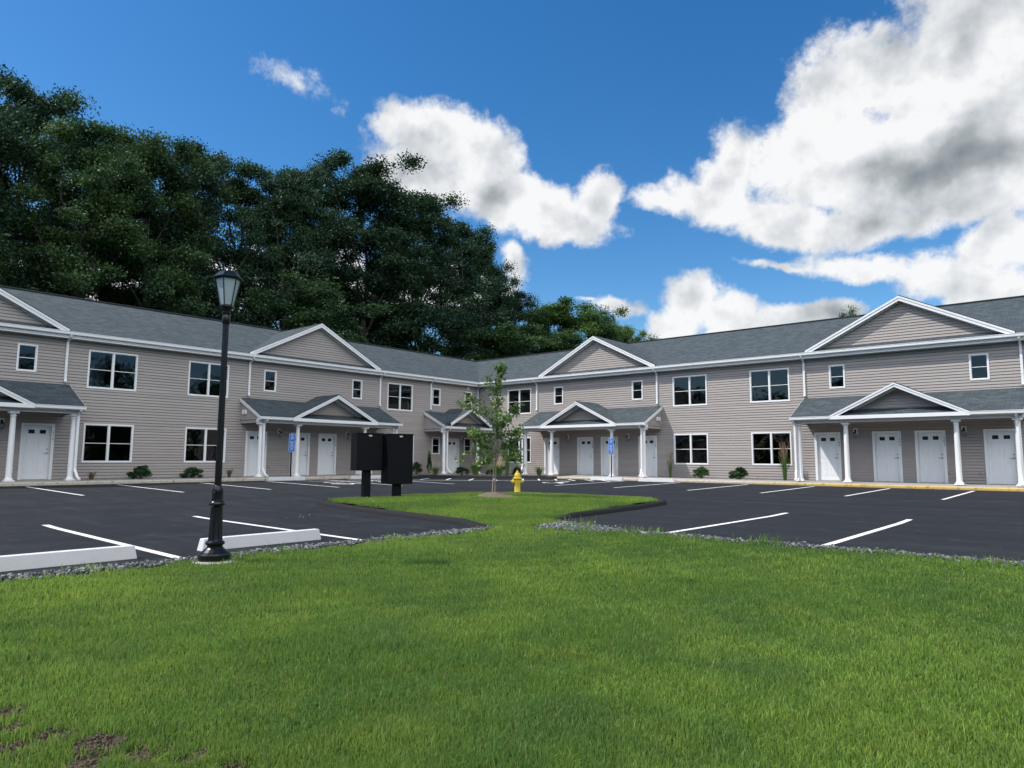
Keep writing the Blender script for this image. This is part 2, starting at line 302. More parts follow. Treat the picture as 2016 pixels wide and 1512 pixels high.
# ------------------------------------------------------------------ object helpers
def tag(o, label=None, cat=None, group=None, kind=None):
    if label: o['label'] = label
    if cat: o['category'] = cat
    if group: o['group'] = group
    if kind: o['kind'] = kind
    return o
def empty(name, loc=(0, 0, 0), rz=0):
    o = bpy.data.objects.new(name, None); C.objects.link(o); o.location = loc; o.rotation_euler = (0, 0, rz)
    o.empty_display_size = .2
    return o
def kids(o): return [c for c in bpy.data.objects if c.parent == o]
def copy_tree(o, parent=None, loc=None, rz=None):
    c = o.copy(); C.objects.link(c); c.parent = parent if parent else None
    if loc is not None: c.location = loc
    if rz is not None: c.rotation_euler = (0, 0, rz)
    for ch in kids(o): copy_tree(ch, c)
    return c
class MB:
    def __init__(s): s.v = []; s.f = []; s.uv = []; s.mi = []
    def quad(s, *pts, uv=None, mi=0):
        n = len(s.v); s.v += [tuple(p) for p in pts]; s.f.append(tuple(range(n, n+len(pts))))
        s.uv.append(uv); s.mi.append(mi)
    def box(s, x0, x1, y0, y1, z0, z1, mi=0):
        a = [(x0, y0, z0), (x1, y0, z0), (x1, y1, z0), (x0, y1, z0), (x0, y0, z1), (x1, y0, z1), (x1, y1, z1), (x0, y1, z1)]
        n = len(s.v); s.v += a
        for f in ((0, 3, 2, 1), (4, 5, 6, 7), (0, 1, 5, 4), (1, 2, 6, 5), (2, 3, 7, 6), (3, 0, 4, 7)):
            s.f.append(tuple(n+i for i in f)); s.uv.append(None); s.mi.append(mi)
    def prism(s, poly, axis_vec, uvs=False, mi=0):
        """poly: list of 3D points, extruded by axis_vec"""
        a = Vector(axis_vec); n = len(s.v); k = len(poly)
        s.v += [tuple(p) for p in poly] + [tuple(Vector(p)+a) for p in poly]
        s.f.append(tuple(range(n+k-1, n-1, -1))); s.f.append(tuple(range(n+k, n+2*k)))
        s.uv += [None, None]; s.mi += [mi, mi]
        for i in range(k):
            j = (i+1) % k
            s.f.append((n+i, n+j, n+k+j, n+k+i)); s.uv.append(None); s.mi.append(mi)
    def lathe(s, prof, seg=20, cx=0, cy=0, cz=0, axis='z', sq=None, mi=0):
        n = len(s.v)
        for (r, z) in prof:
            for k in range(seg):
                a = 2*math.pi*k/seg + (math.pi/seg if sq else 0)
                x, y = r*math.cos(a), r*math.sin(a)
                p = (x, y, z) if axis == 'z' else ((z, x, y) if axis == 'x' else (x, z, y))
                s.v.append((cx+p[0], cy+p[1], cz+p[2]))
        m = len(prof)
        for i in range(m-1):
            for k in range(seg):
                k2 = (k+1) % seg
                s.f.append((n+i*seg+k, n+i*seg+k2, n+(i+1)*seg+k2, n+(i+1)*seg+k)); s.uv.append(None); s.mi.append(mi)
        s.f.append(tuple(n+k for k in range(seg-1, -1, -1))); s.f.append(tuple(n+(m-1)*seg+k for k in range(seg))); s.uv += [None, None]; s.mi += [mi, mi]
    def tube(s, pts, rad, seg=8, rect=None, mi=0):
        pts = [Vector(p) for p in pts]; n = len(s.v); m = len(pts)
        if not isinstance(rad, (list, tuple)): rad = [rad]*m
        prev = None
        for i, p in enumerate(pts):
            d = (pts[min(i+1, m-1)]-pts[max(i-1, 0)]).normalized()
            ref = Vector((1, 0, 0)) if abs(d.x) < .9 else Vector((0, 1, 0))
            if rect: ref = Vector((1, 0, 0)) if abs(d.x) < .95 else Vector((0, 0, 1))
            u = ref.cross(d).normalized(); v = d.cross(u).normalized()
            if rect:
                w2, h2 = rect[0]/2, rect[1]/2
                for (a, b) in ((-w2, -h2), (w2, -h2), (w2, h2), (-w2, h2)): s.v.append(tuple(p+v*a+u*b))
            else:
                for k in range(seg):
                    a = 2*math.pi*k/seg; s.v.append(tuple(p+(u*math.cos(a)+v*math.sin(a))*rad[i]))
        sg = 4 if rect else seg
        for i in range(m-1):
            for k in range(sg):
                k2 = (k+1) % sg
                s.f.append((n+i*sg+k, n+i*sg+k2, n+(i+1)*sg+k2, n+(i+1)*sg+k)); s.uv.append(None); s.mi.append(mi)
        s.f.append(tuple(n+k for k in range(sg-1, -1, -1))); s.f.append(tuple(n+(m-1)*sg+k for k in range(sg))); s.uv += [None, None]; s.mi += [mi, mi]
    def build(s, name, mats, parent=None, bevel=0, smooth=False, fix=True, link=True):
        me = bpy.data.meshes.new(name); me.from_pydata(s.v, [], s.f)
        if any(u is not None for u in s.uv):
            ul = me.uv_layers.new(name='UVMap'); k = 0
            for f, u in zip(s.f, s.uv):
                for i in range(len(f)):
                    if u is not None: ul.data[k].uv = u[i]
                    k += 1
        if not isinstance(mats, (list, tuple)): mats = [mats]
        for m in mats: me.materials.append(MT[m] if isinstance(m, str) else m)
        if len(mats) > 1: me.polygons.foreach_set('material_index', s.mi)
        if fix:
            bm = bmesh.new(); bm.from_mesh(me); bmesh.ops.recalc_face_normals(bm, faces=bm.faces); bm.to_mesh(me); bm.free()
        if smooth: me.polygons.foreach_set('use_smooth', [True]*len(me.polygons))
        o = bpy.data.objects.new(name, me)
        C.objects.link(o)
        if parent: o.parent = parent
        if bevel:
            b = o.modifiers.new('bevel', 'BEVEL'); b.width = bevel; b.segments = 2; b.limit_method = 'ANGLE'; b.angle_limit = math.radians(40)
        if smooth:
            bpy.data.meshes[me.name].set_sharp_from_angle(angle=math.radians(35))
        return o
def npmesh(name, V, F, mats, parent=None, attr=None, mi=None):
    """V (n,3); F (m,k) constant k"""
    me = bpy.data.meshes.new(name); V = np.ascontiguousarray(V, dtype=np.float32); F = np.ascontiguousarray(F, dtype=np.int32)
    k = F.shape[1]; me.vertices.add(len(V)); me.vertices.foreach_set('co', V.ravel())
    me.loops.add(F.size); me.loops.foreach_set('vertex_index', F.ravel())
    me.polygons.add(len(F)); me.polygons.foreach_set('loop_start', np.arange(0, F.size, k, dtype=np.int32)); me.polygons.foreach_set('loop_total', np.full(len(F), k, dtype=np.int32))
    if not isinstance(mats, (list, tuple)): mats = [mats]
    for m in mats: me.materials.append(MT[m])
    if mi is not None: me.polygons.foreach_set('material_index', np.ascontiguousarray(mi, dtype=np.int32))
    if attr is not None:
        for nm, (dom, arr) in attr.items():
            a = me.attributes.new(nm, 'FLOAT', dom); a.data.foreach_set('value', np.ascontiguousarray(arr, dtype=np.float32))
    me.update(calc_edges=True); me.validate()
    o = bpy.data.objects.new(name, me); C.objects.link(o)
    if parent: o.parent = parent
    return o

# ------------------------------------------------------------------ ground heights
def gz(x, y):
    x = np.asarray(x, float); y = np.asarray(y, float)
    d = np.minimum(x, -y); s = np.clip((x+y)/10, -1, 1)
    return -.15-.0175*np.clip(d-2.6, 0, 14)-.02*s*(1-np.clip(d/16, 0, 1))
def lawn_z(x, y):
    x = np.asarray(x, float); y = np.asarray(y, float)
    dd = np.maximum(np.minimum(x-22.4, -22.2-y), 0)
    b = -.385-.031*dd + .03*np.sin(x*.8+1)*np.sin(y*.7)*np.clip(dd/3, 0, 1)
    return np.maximum(b, -1.3)
ISL = [(14.75, -21.6), (22.0, -23.0), (21.9, -20.9), (21.2, -14.9), (20.6, -14.4), (17.5, -14.3), (15.9, -14.8), (14.9, -16.2), (14.6, -18.5)]
def seg_dist(x, y, poly):
    d = np.full(np.shape(x), 1e9)
    for i in range(len(poly)):
        x0, y0 = poly[i]; x1, y1 = poly[(i+1) % len(poly)]
        t = np.clip(((x-x0)*(x1-x0)+(y-y0)*(y1-y0))/((x1-x0)**2+(y1-y0)**2), 0, 1)
        d = np.minimum(d, np.hypot(x-x0-t*(x1-x0), y-y0-t*(y1-y0)))
    return d
def inside(x, y, poly):
    r = np.zeros(np.shape(x), bool)
    for i in range(len(poly)):
        x0, y0 = poly[i]; x1, y1 = poly[(i+1) % len(poly)]
        c = ((y0 > y) != (y1 > y)) & (x < (x1-x0)*(y-y0)/(y1-y0+1e-12)+x0)
        r ^= c
    return r
def isl_z(x, y):
    e = np.clip(seg_dist(x, y, ISL)/2.5, 0, 1)
    nk = np.clip((np.hypot(x-22.1, y+22.0)-.9)/3.5, 0, 1)       # neck dips to the lawn
    hgt = (-.27 + .09*e)*nk + (-.385)*(1-nk)
    return hgt + .01*np.sin(x*3)*np.cos(y*2.7)

# ground sheet
m = MB(); m.quad((-600, -600, -1.4), (600, -600, -1.4), (600, 600, -1.4), (-600, 600, -1.4)); tag(m.build('ground', 'terrain'), kind='structure')
m = MB()
m.quad((-90, 9.3, -.35), (90, 9.3, -.35), (90, 120, -.35), (-90, 120, -.35)); m.quad((-90, -90, -.354), (-9.3, -90, -.354), (-9.3, 9.3, -.354), (-90, 9.3, -.354))
tag(m.build('ground', 'terrain', fix=False), kind='structure')

# parking lot
def gridmesh(name, xs, ys, zf, keep, mats, attr=None):
    X, Y = np.meshgrid(xs, ys, indexing='ij'); Z = zf(X, Y); nx, ny = X.shape
    V = np.stack([X.ravel(), Y.ravel(), Z.ravel()], 1)
    i, j = np.meshgrid(np.arange(nx-1), np.arange(ny-1), indexing='ij')
    cx = (X[:-1, :-1]+X[1:, 1:])/2; cy = (Y[:-1, :-1]+Y[1:, 1:])/2; k = keep(cx, cy).ravel()
    a = (i*ny+j).ravel()[k]
    F = np.stack([a, a+ny, a+ny+1, a+1], 1)
    o = npmesh(name, V, F, mats, attr={n: ('POINT', f(X, Y).ravel()) for n, f in attr.items()} if attr else None)
    o.data.polygons.foreach_set('use_smooth', [True]*len(o.data.polygons)); return o
xs = np.unique(np.concatenate([np.arange(2.5, 62, .75), [22.15]])); ys = np.unique(np.concatenate([-np.arange(2.5, 62, .75), [-21.85]]))
lot = gridmesh('parking_lot', xs, ys, gz, lambda x, y: (x < 22.15) | (y > -21.85), 'asphalt'); tag(lot, kind='structure')

# lawn
def soil(x, y):
    s = np.zeros(np.shape(x))
    for (a, b, r) in ((27.34, -31.18, .12), (27.55, -31.05, .11), (27.08, -31.28, .12), (26.80, -31.38, .10), (26.3, -31.45, .08), (27.80, -30.94, .07), (27.25, -31.40, .13), (26.85, -31.58, .13), (26.55, -31.50, .08)):
        s = np.maximum(s, 1-np.hypot(x-a, y-b)/r*.6)
    return np.clip(s+.16*np.sin(x*31+3*np.sin(y*17))*np.sin(y*27+2)*(s > .05), 0, 1)
xs = np.concatenate([np.arange(22.1, 25.4, .12), np.arange(25.4, 28.4, .035), np.arange(28.4, 36, .12), np.arange(36, 70, 1.5)]); ys = np.concatenate([-np.arange(21.8, 30.5, .12), -np.arange(30.5, 32.2, .035), -np.arange(32.2, 36, .12), -np.arange(36, 70, 1.5)])[::-1]
rng = np.random.default_rng(7)
def lz2(x, y):
    bump = .012*np.sin(x*9.1+y*3)*np.sin(y*8.3-x*2) + .035*soil(x, y)*np.sin(x*23)*np.sin(y*19+2*np.sin(x*11))
    return lawn_z(x, y)+bump-.02*soil(x, y)
lawn = gridmesh('lawn', xs, ys, lz2, lambda x, y: x > -1, 'lawn', {'soil': soil}); tag(lawn, kind='structure')
xs = np.arange(14.3, 22.5, .15); ys = np.arange(-23.4, -14, .15)
isl = gridmesh('island', xs, ys, isl_z, lambda x, y: inside(x, y, ISL) | (np.hypot(x-22.0, y+22.0) < .9), 'lawn', {'soil': lambda x, y: np.clip(1.3-np.hypot((x-17.86), (y+18.17))/.62, 0, 1)})
tag(isl, kind='structure')

# berms (asphalt kerbs)
def berm(name, pts, h=.14, wd=.24, matn='berm', n=8, label=None, parent=None, z=None):
    P2 = []
    for i in range(len(pts)-1):
        for k in range(n): P2.append(tuple(np.array(pts[i])+(np.array(pts[i+1])-np.array(pts[i]))*k/n))
    P2.append(pts[-1]); P2 = np.array(P2, float)
    P2[1:-1] = (P2[:-2]+2*P2[1:-1]+P2[2:])/4
    P2[1:-1] = (P2[:-2]+2*P2[1:-1]+P2[2:])/4
    prof = [(-.5, -.03), (-.42, .5), (-.25, .9), (0, 1.0), (.25, .9), (.42, .5), (.5, -.03)]
    V = []; L = len(P2)
    for i, p in enumerate(P2):
        d = P2[min(i+1, L-1)]-P2[max(i-1, 0)]; d /= np.hypot(*d); nrm = np.array([-d[1], d[0]])
        e = min(1, i/2, (L-1-i)/2)*.85+.15
        wob = random.Random(i*3+len(pts)).uniform(-.012, .012)
        for (a, b) in prof:
            q = p+nrm*a*wd; base = float(gz(q[0], q[1])) if z is None else z
            V.append((q[0]+wob, q[1]+wob, base+b*h*e))
    k = len(prof); F = [(i*k+j, i*k+j+1, (i+1)*k+j+1, (i+1)*k+j) for i in range(L-1) for j in range(k-1)]
    o = npmesh(name, np.array(V), np.array(F), matn, parent=parent); o.data.polygons.foreach_set('use_smooth', [True]*len(F)); return o
for pts in ([(22.25, -23.05), (18.5, -22.4), (14.75, -21.7), (14.45, -21.2)], [(21.95, -20.85), (21.6, -17.8), (21.3, -14.95), (20.9, -14.4)]):
    tag(berm('kerb', pts, .115, .21), kind='structure')
tag(berm('kerb', [(14.5, -21.3), (14.6, -18.5), (14.9, -16.2), (15.9, -14.7), (17.5, -14.2), (20.6, -14.3), (21.0, -14.6)], .10, .2), kind='structure')
BED = [(2.55, -7.9), (3.1, -6.9), (3.9, -5.8), (5.0, -4.6), (6.2, -3.7), (7.0, -3.1), (8.2, -2.5)]
tag(berm('kerb', BED, .15, .26, n=4), kind='structure')
m = MB(); pl = [(.0, -7.9), (2.55, -7.9)]+BED[1:]+[(8.2, 0), (0, 0)]
m.quad(*[(x, y, -.055) for x, y in pl]); tag(m.build('planting_bed', 'mulch', fix=False), kind='structure')

# walks and kerb along both wings (local frame: x along wall, -y outward)
ML = Matrix.Rotation(math.pi/2, 4, 'Z'); MR = Matrix.Identity(4)
WING = {'L': (ML, math.pi/2), 'R': (MR, 0.0)}
def wpos(wg, a, off, z): return WING[wg][0] @ Vector((a, -off, z))
for wg, a0, a1 in (('L', -42, -7.9), ('R', 8.2, 40)):
    rz = WING[wg][1]
    kb = -.13 if wg == 'L' else -.19
    zt = -.02 if wg == 'L' else -.055
    m = MB()
    a = a0
    while a < a1-1e-6:
        b = min(a+1.52, a1)
        m.prism([(a+.006, -1.15, -.4), (a+.006, -1.15, -.012), (a+.006, -2.36, zt), (a+.006, -2.36, -.4)], (b-a-.012, 0, 0)); a = b
    o = m.build('sidewalk', 'conc', bevel=.008); o.rotation_euler = (0, 0, rz); tag(o, kind='structure')
    m = MB(); m.prism([(a0, -2.362, -.4), (a0, -2.362, zt+.004), (a0, -2.49, zt), (a0, -2.52, zt-.03), (a0, -2.53, -.4)], (a1-a0, 0, 0))
    o = m.build('kerb', 'kerb'); o.rotation_euler = (0, 0, rz); tag(o, kind='structure')
    for (p0, p1) in ([(-42, -31.5), (-23.4, -16.2), (-8.1, -7.9)] if wg == 'L' else [(13.2, 20.4), (28.5, 35.6)]):
        m = MB(); m.quad((p0, 0, -.07), (p1, 0, -.07), (p1, -1.15, -.07), (p0, -1.15, -.07))
        o = m.build('gravel_bed', 'stone', fix=False); o.rotation_euler = (0, 0, rz); tag(o, kind='structure')
    for (p0, p1) in ([(-31.5, -23.4), (-16.2, -8.1)] if wg == 'L' else [(8.2, 13.2), (20.4, 28.5), (35.6, 40)]):
        m = MB(); m.box(p0, p1, -1.15, 0, -.4, -.008)
        o = m.build('porch_slab', 'conc'); o.rotation_euler = (0, 0, rz); tag(o, kind='structure')
m = MB(); m.box(.0, 2.35, -5.1, -.02, -.4, -.02); tag(m.build('porch_slab', 'conc', bevel=.01), kind='structure')

# road paint: parts of the lot
def paint_strip(p0, p1, wd=.10, name='painted_line'):
    p0 = np.array(p0, float); p1 = np.array(p1, float); d = p1-p0; L = np.hypot(*d); d /= L; nr = np.array([-d[1], d[0]])*wd/2
    n = max(2, int(L/.5)); V = []
    for i in range(n+1):
        q = p0+d*L*i/n
        for s_ in (-1, 1):
            e = q+nr*s_; V.append((e[0], e[1], float(gz(e[0], e[1]))+.007))
    F = [(2*i, 2*i+2, 2*i+3, 2*i+1) for i in range(n)]
    return npmesh(name, np.array(V), np.array(F), 'paint', parent=lot)
for y in (-25.35, -22.5, -19.45, -16.6, -28.2): paint_strip((3.2, y), (8.4, y+.05))
for y in (-31.4, -28.5, -25.75): paint_strip((15.95, y+.13), (22.1, y-.1), .12)
for x in (12.7, 15.65, 18.85, 21.6, 24.35, 27.05, 29.8): paint_strip((x, -3.0), (x-.08, -8.5))
for x in (24.9, 27.5, 30.2): paint_strip((x, -15.6), (x+.05, -21.8), .12)
tl = [(3.4, -12.2), (4.9, -9.7), (5.9, -8.0), (7.0, -6.6), (8.4, -5.4), (10.3, -3.9)]
for a, b in zip(tl, tl[1:]): paint_strip(a, b, .11)
for (a, b) in (((3.5, -7.4), (4.6, -9.0)), ((4.2, -6.5), (5.4, -8.0)), ((5.0, -5.6), (6.2, -7.2)), ((5.8, -4.9), (7.2, -6.2)), ((7.0, -3.9), (8.2, -5.4)), ((7.8, -3.6), (8.9, -4.9)), ((8.6, -3.2), (9.6, -4.4)),
               ((3.3, -15.2), (5.6, -12.7)), ((3.2, -13.9), (4.9, -11.9)), ((3.2, -12.4), (4.3, -11.3)), ((9.2, -2.9), (10.6, -4.2)), ((10.3, -2.9), (11.6, -4.1)), ((11.3, -2.9), (12.5, -4.0))):
    paint_strip(a, b, .10)
for y in (-13.6, -10.6): paint_strip((3.2, y), (8.6, y), .10)
def access_symbol(cx, cy, rz):
    m = MB(); c, s_ = math.cos(rz), math.sin(rz)
    def T(x, y): x *= 1.35; y *= 1.35; X, Y = cx+c*x-s_*y, cy+s_*x+c*y; return (X, Y, float(gz(X, Y))+.009)
    def band(pts, wd):
        for (a, b) in zip(pts, pts[1:]):
            a = np.array(a); b = np.array(b); d = b-a; d = d/np.hypot(*d); n = np.array([-d[1], d[0]])*wd/2
            m.quad(T(*(a+n)), T(*(a-n)), T(*(b-n)), T(*(b+n)))
    band([(.32*math.cos(t), .32*math.sin(t)-.1) for t in np.linspace(-3.6, .9, 18)], .09)
    band([(0, .62), (0, .05), (.35, .05), (.5, -.4), (.68, -.36)], .11); band([(0, .35), (.32, .35)], .09)
    m.quad(*[T(.1*math.cos(t), .78+.1*math.sin(t)) for t in np.linspace(0, 2*math.pi, 12)[:-1]])
    return m.build('painted_symbol', 'paint', parent=lot, fix=False)
access_symbol(6.2, -14.9, math.pi/2); access_symbol(5.6, -12.0, math.pi/2); access_symbol(10.9, -6.3, 0)

# crushed-stone strips (countless stones: stuff)
def rocks(name, n, sampler, smin, smax, seed=1, matn='stone'):
    r = np.random.default_rng(seed)
    ico = bmesh.new(); bmesh.ops.create_cube(ico, size=1.5); bmesh.ops.subdivide_edges(ico, edges=ico.edges[:4], cuts=1); bmesh.ops.triangulate(ico, faces=ico.faces[:])
    bv = np.array([v.co[:] for v in ico.verts]); bf = np.array([[v.index for v in f.verts] for f in ico.faces]); ico.free()
    pts = sampler(r, n); n = len(pts)
    sc = r.uniform(smin, smax, (n, 1, 1))*r.uniform(.45, 1.2, (n, 1, 3))
    V = bv[None]*(1+r.uniform(-.28, .28, (n, len(bv), 1)))*sc
    a = r.uniform(0, 6.28, n); b = r.uniform(-.6, .6, n)
    ca, sa, cb, sb = np.cos(a)[:, None], np.sin(a)[:, None], np.cos(b)[:, None], np.sin(b)[:, None]
    x, y, z = V[..., 0], V[..., 1], V[..., 2]
    y, z = y*cb-z*sb, y*sb+z*cb; x, y = x*ca-y*sa, x*sa+y*ca
    V = np.stack([x, y, z], -1)+pts[:, None, :]
    F = (bf[None]+np.arange(n)[:, None, None]*len(bv)).reshape(-1, 3)
    return tag(npmesh(name, V.reshape(-1, 3), F, matn), kind='stuff')
def strip_sampler(r, n):
    t = r.uniform(0, 1, n); k = t < .5
    al = r.uniform(0, 1, n)**1.0; w_ = r.normal(0, .105, n)
    x = np.where(k, 22.27+w_, 22.2+al*11.5); y = np.where(k, -22.1-al*11.0, -21.98+w_)
    clump = np.sin(al*37+1)*np.sin(al*11)+.9*np.sin(al*3.2)
    keep = (r.uniform(0, 1, n) < .55+.35*clump) & ~((np.hypot(x-22.1, y+22.0) < 1.0) & ~((x > 22.6) & (y > -22.5)))
    x, y = x[keep], y[keep]
    return np.stack([x, y, np.maximum(gz(x, y), lawn_z(x, y)) + r.uniform(-.01, .03, len(x))], 1)
rocks('gravel', 9000, strip_sampler, .009, .027, 3)
def neck_sampler(r, n):
    x = 22.75+np.abs(r.normal(0, .7, n)); y = -21.95+r.normal(0, .22, n)
    return np.stack([x, y, gz(x, y)+r.uniform(0, .06, n)*np.exp(-((x-23)/.6)**2)], 1)
rocks('gravel', 1700, neck_sampler, .012, .036, 5)
def bed_sampler(r, n):
    L = []
    for wg, p0, p1 in (('L', -23.3, -16.3), ('R', 13.3, 20.3)):
        a = r.uniform(p0, p1, n//2); o_ = r.uniform(.05, 1.1, n//2)
        L.append(np.stack([o_, a, -.06+0*a], 1) if wg == 'L' else np.stack([a, -o_, -.06+0*a], 1))
    return np.concatenate(L)
rocks('gravel', 5200, bed_sampler, .018, .045, 8)
r_ = np.random.default_rng(2)
def litter(r, n):
    x = r.uniform(17, 22, n); y = r.uniform(-26, -23.2, n); return np.stack([x, y, gz(x, y)+.008], 1)
o = rocks('gravel', 12, litter, .012, .03, 11)

def clod_sampler(r, n):
    x = r.uniform(25.6, 28.1, n*6); y = r.uniform(-31.8, -30.6, n*6); k = (soil(x, y)+r.normal(0, .12, n*6) > .42); x, y = x[k][:n], y[k][:n]
    return np.stack([x, y, lz2(x, y)+r.uniform(-.004, .012, len(x))], 1)
rocks('soil_clods', 4200, clod_sampler, .002, .0085, 15, 'soil')
# ------------------------------------------------------------------ grass blades (stuff)
def blades(name, x, y, z, hgt, wid, mats, seed=0, lean=.5):
    r = np.random.default_rng(seed); n = len(x)
    a = r.uniform(0, 2*np.pi, n); la = r.uniform(0, 2*np.pi, n); ln = r.uniform(.05, lean, n)*hgt
    dx, dy = np.cos(a)*wid/2, np.sin(a)*wid/2; lx, ly = np.cos(la)*ln, np.sin(la)*ln
    V = np.empty((n, 5, 3))
    V[:, 0] = np.stack([x-dx, y-dy, z-.005], 1); V[:, 1] = np.stack([x+dx, y+dy, z-.005], 1)
    V[:, 2] = np.stack([x+dx*.8+lx*.3, y+dy*.8+ly*.3, z+hgt*.6], 1); V[:, 3] = np.stack([x-dx*.8+lx*.3, y-dy*.8+ly*.3, z+hgt*.6], 1)
    V[:, 4] = np.stack([x+lx, y+ly, z+hgt*(1-.25*ln/hgt)], 1)
    b = (np.arange(n)*5)[:, None]
    F = np.concatenate([b+np.array([0, 1, 2]), b+np.array([0, 2, 3]), b+np.array([3, 2, 4])])
    rn = r.uniform(0, 1, n)
    o = npmesh(name, V.reshape(-1, 3), F, mats, attr={'rnd': ('FACE', np.concatenate([rn, rn, rn]))})
    return tag(o, kind='stuff')
def lawn_blades(n, seed):
    r = np.random.default_rng(seed)
    rad = 2.2*(18/2.2)**r.uniform(0, 1, n); azm = np.radians(-40.7)+r.uniform(-.95, .95, n)
    x = CAM[0]+np.sin(azm)*rad; y = CAM[1]+np.cos(azm)*rad
    edge = .12*np.sin(x*3.1+y*2.3)+.08*np.sin(x*7+y*9)
    k = (x > 22.42+edge) & (y < -22.12+edge); 
    sl_ = soil(x, y)+r.normal(0, .10, n)+.22*np.sin(x*6)*np.sin(y*5.3)
    k &= sl_ < .47
    k |= (np.hypot(x-22.1, y+22.0) < 1.0) & (x-22 < .9) & (y+22 < .3)
    x, y, rad = x[k], y[k], rad[k]
    nz = np.sin(x*1.9+y*.7)*np.sin(y*2.3-x*.6)
    h = r.uniform(.024, .054, len(x))*(1+.35*nz)*(1+.7*(r.uniform(0, 1, len(x)) > .985))
    w_ = .0026+.00075*rad
    return x, y, lz2(x, y), h, w_
x, y, z, h, w_ = lawn_blades(800000, 5)
blades('grass', x, y, z, h, w_, 'grass', 1, .75)
def isl_blades(n):
    r = np.random.default_rng(12); x = r.uniform(14.5, 22.6, n); y = r.uniform(-23.4, -14.1, n)
    k = (inside(x, y, ISL) & (seg_dist(x, y, ISL) > .08)) | (np.hypot(x-22.0, y+22.0) < .9)
    k &= np.hypot(x-17.86, y+18.17) > .74+.12*np.sin(x*9)*np.cos(y*8)
    x, y = x[k], y[k]
    return x, y, isl_z(x, y), r.uniform(.035, .085, len(x)), np.full(len(x), .0115)
blades('grass', *isl_blades(170000), 'grass', 2, .6)
# weeds and tufts at the stone strips
r = np.random.default_rng(4)
tx = []; 
for (cx, cy, n, s_, hh) in [(24.7, -22.0, 90, .25, .16), (25.6, -22.05, 60, .2, .12), (26.9, -22.1, 90, .2, .2), (28.4, -22.1, 60, .2, .12), (23.4, -21.9, 30, .15, .3), (22.35, -29.7, 60, .2, .1), (22.3, -27.3, 40, .2, .1), (22.4, -25.5, 60, .25, .12), (29.8, -22.2, 50, .2, .14), (20.9, -14.9, 30, .2, .16)]:
    tx.append(np.stack([r.normal(cx, s_, n), r.normal(cy, .08, n), r.uniform(.4, 1, n)*hh], 1))
tx = np.concatenate(tx)
blades('grass', tx[:, 0], tx[:, 1], np.maximum(gz(tx[:, 0], tx[:, 1]), lawn_z(tx[:, 0], tx[:, 1])), tx[:, 2], np.full(len(tx), .014), 'grass', 9, .8)

# soil mound round the young tree
def mound(name, cx, cy, zz, rad, h, matn):
    n = 28; rings = 7; V = [(cx, cy, zz+h)]; F = []
    rr = random.Random(3)
    for i in range(1, rings+1):
        for k in range(n):
            a = 2*math.pi*k/n; R = rad*i/rings*(1+.1*math.sin(3*a)+rr.uniform(-.03, .03))
            V.append((cx+R*math.cos(a), cy+R*math.sin(a), zz+h*math.cos(i/rings*math.pi/2)**1.0+rr.uniform(-.012, .012)-(.03 if i == rings else 0)))
    F3 = [(0, 1+k, 1+(k+1) % n) for k in range(n)]
    F4 = [(1+(i-1)*n+k, 1+i*n+k, 1+i*n+(k+1) % n, 1+(i-1)*n+(k+1) % n) for i in range(1, rings) for k in range(n)]
    me = bpy.data.meshes.new(name); me.from_pydata(V, [], F3+F4); me.materials.append(MT[matn])
    o = bpy.data.objects.new(name, me); C.objects.link(o); return o
o = mound('mulch_ring', 17.86, -18.17, float(isl_z(17.86, -18.17))-.01, .72, .15, 'mulch'); tag(o, kind='structure')

# ------------------------------------------------------------------ building
B = empty('apartment_building')
tag(B, 'two-storey L-shaped apartment building with taupe lap siding, white trim and grey shingle roof', 'building')
WT = 5.50; RS = .475
def put(o, wg, a, off=0.0, z=0.0):
    o.location = wpos(wg, a, off, z); o.rotation_euler = (0, 0, WING[wg][1]); o.parent = B; return o

DBL_W, DBL_H, DU_Z, DL_Z = 1.87, 1.55, 3.59, .635
SM_W, SM_H, SM_Z = .66, 1.045, 4.05
DBL_UP = [('L', -32.9), ('L', -21.79), ('L', -17.78), ('L', -6.56), ('R', 3.46), ('R', 14.75), ('R', 18.81), ('R', 30.2), ('R', 34.2)]
DBL_LO = [('L', -32.9), ('L', -21.79), ('L', -17.78), ('L', -6.40), ('R', 3.46), ('R', 14.75), ('R', 18.81), ('R', 30.2), ('R', 34.2)]
SMALL = [('L', -30.05), ('L', -24.8), ('L', -14.75), ('L', -9.59), ('L', -3.73), ('L', -.98), ('R', 6.46), ('R', 11.72), ('R', 21.82), ('R', 27.1)]
LOWN = [('L', -3.71), ('L', -.98)]
CEN = [('L', -27.43), ('L', -12.16), ('R', 9.12), ('R', 24.47)]
DOORS = [(wg, c+d) for wg, c in CEN for d in (-3.17, -.80, .80, 3.17)] + [('L', -2.28)]
NUMS = ['115', '215', '214', '112', '111', '211', '210', '110', '108', '208', '207', '107', '104', '204', '203', '103', '109']
def openings(wg):
    R = []
    R += [(a-DBL_W/2+.03, a+DBL_W/2-.03, DU_Z+.03, DU_Z+DBL_H-.03) for g, a in DBL_UP if g == wg]
    R += [(a-DBL_W/2+.03, a+DBL_W/2-.03, DL_Z+.03, DL_Z+DBL_H-.03) for g, a in DBL_LO if g == wg]
    R += [(a-SM_W/2+.03, a+SM_W/2-.03, SM_Z+.03, SM_Z+SM_H-.03) for g, a in SMALL if g == wg]
    R += [(a-SM_W/2+.03, a+SM_W/2-.03, 1.13+.03, 1.13+SM_H-.03) for g, a in LOWN if g == wg]
    R += [(a-.50, a+.50, 0.0, 2.07) for g, a in DOORS if g == wg]
    return R
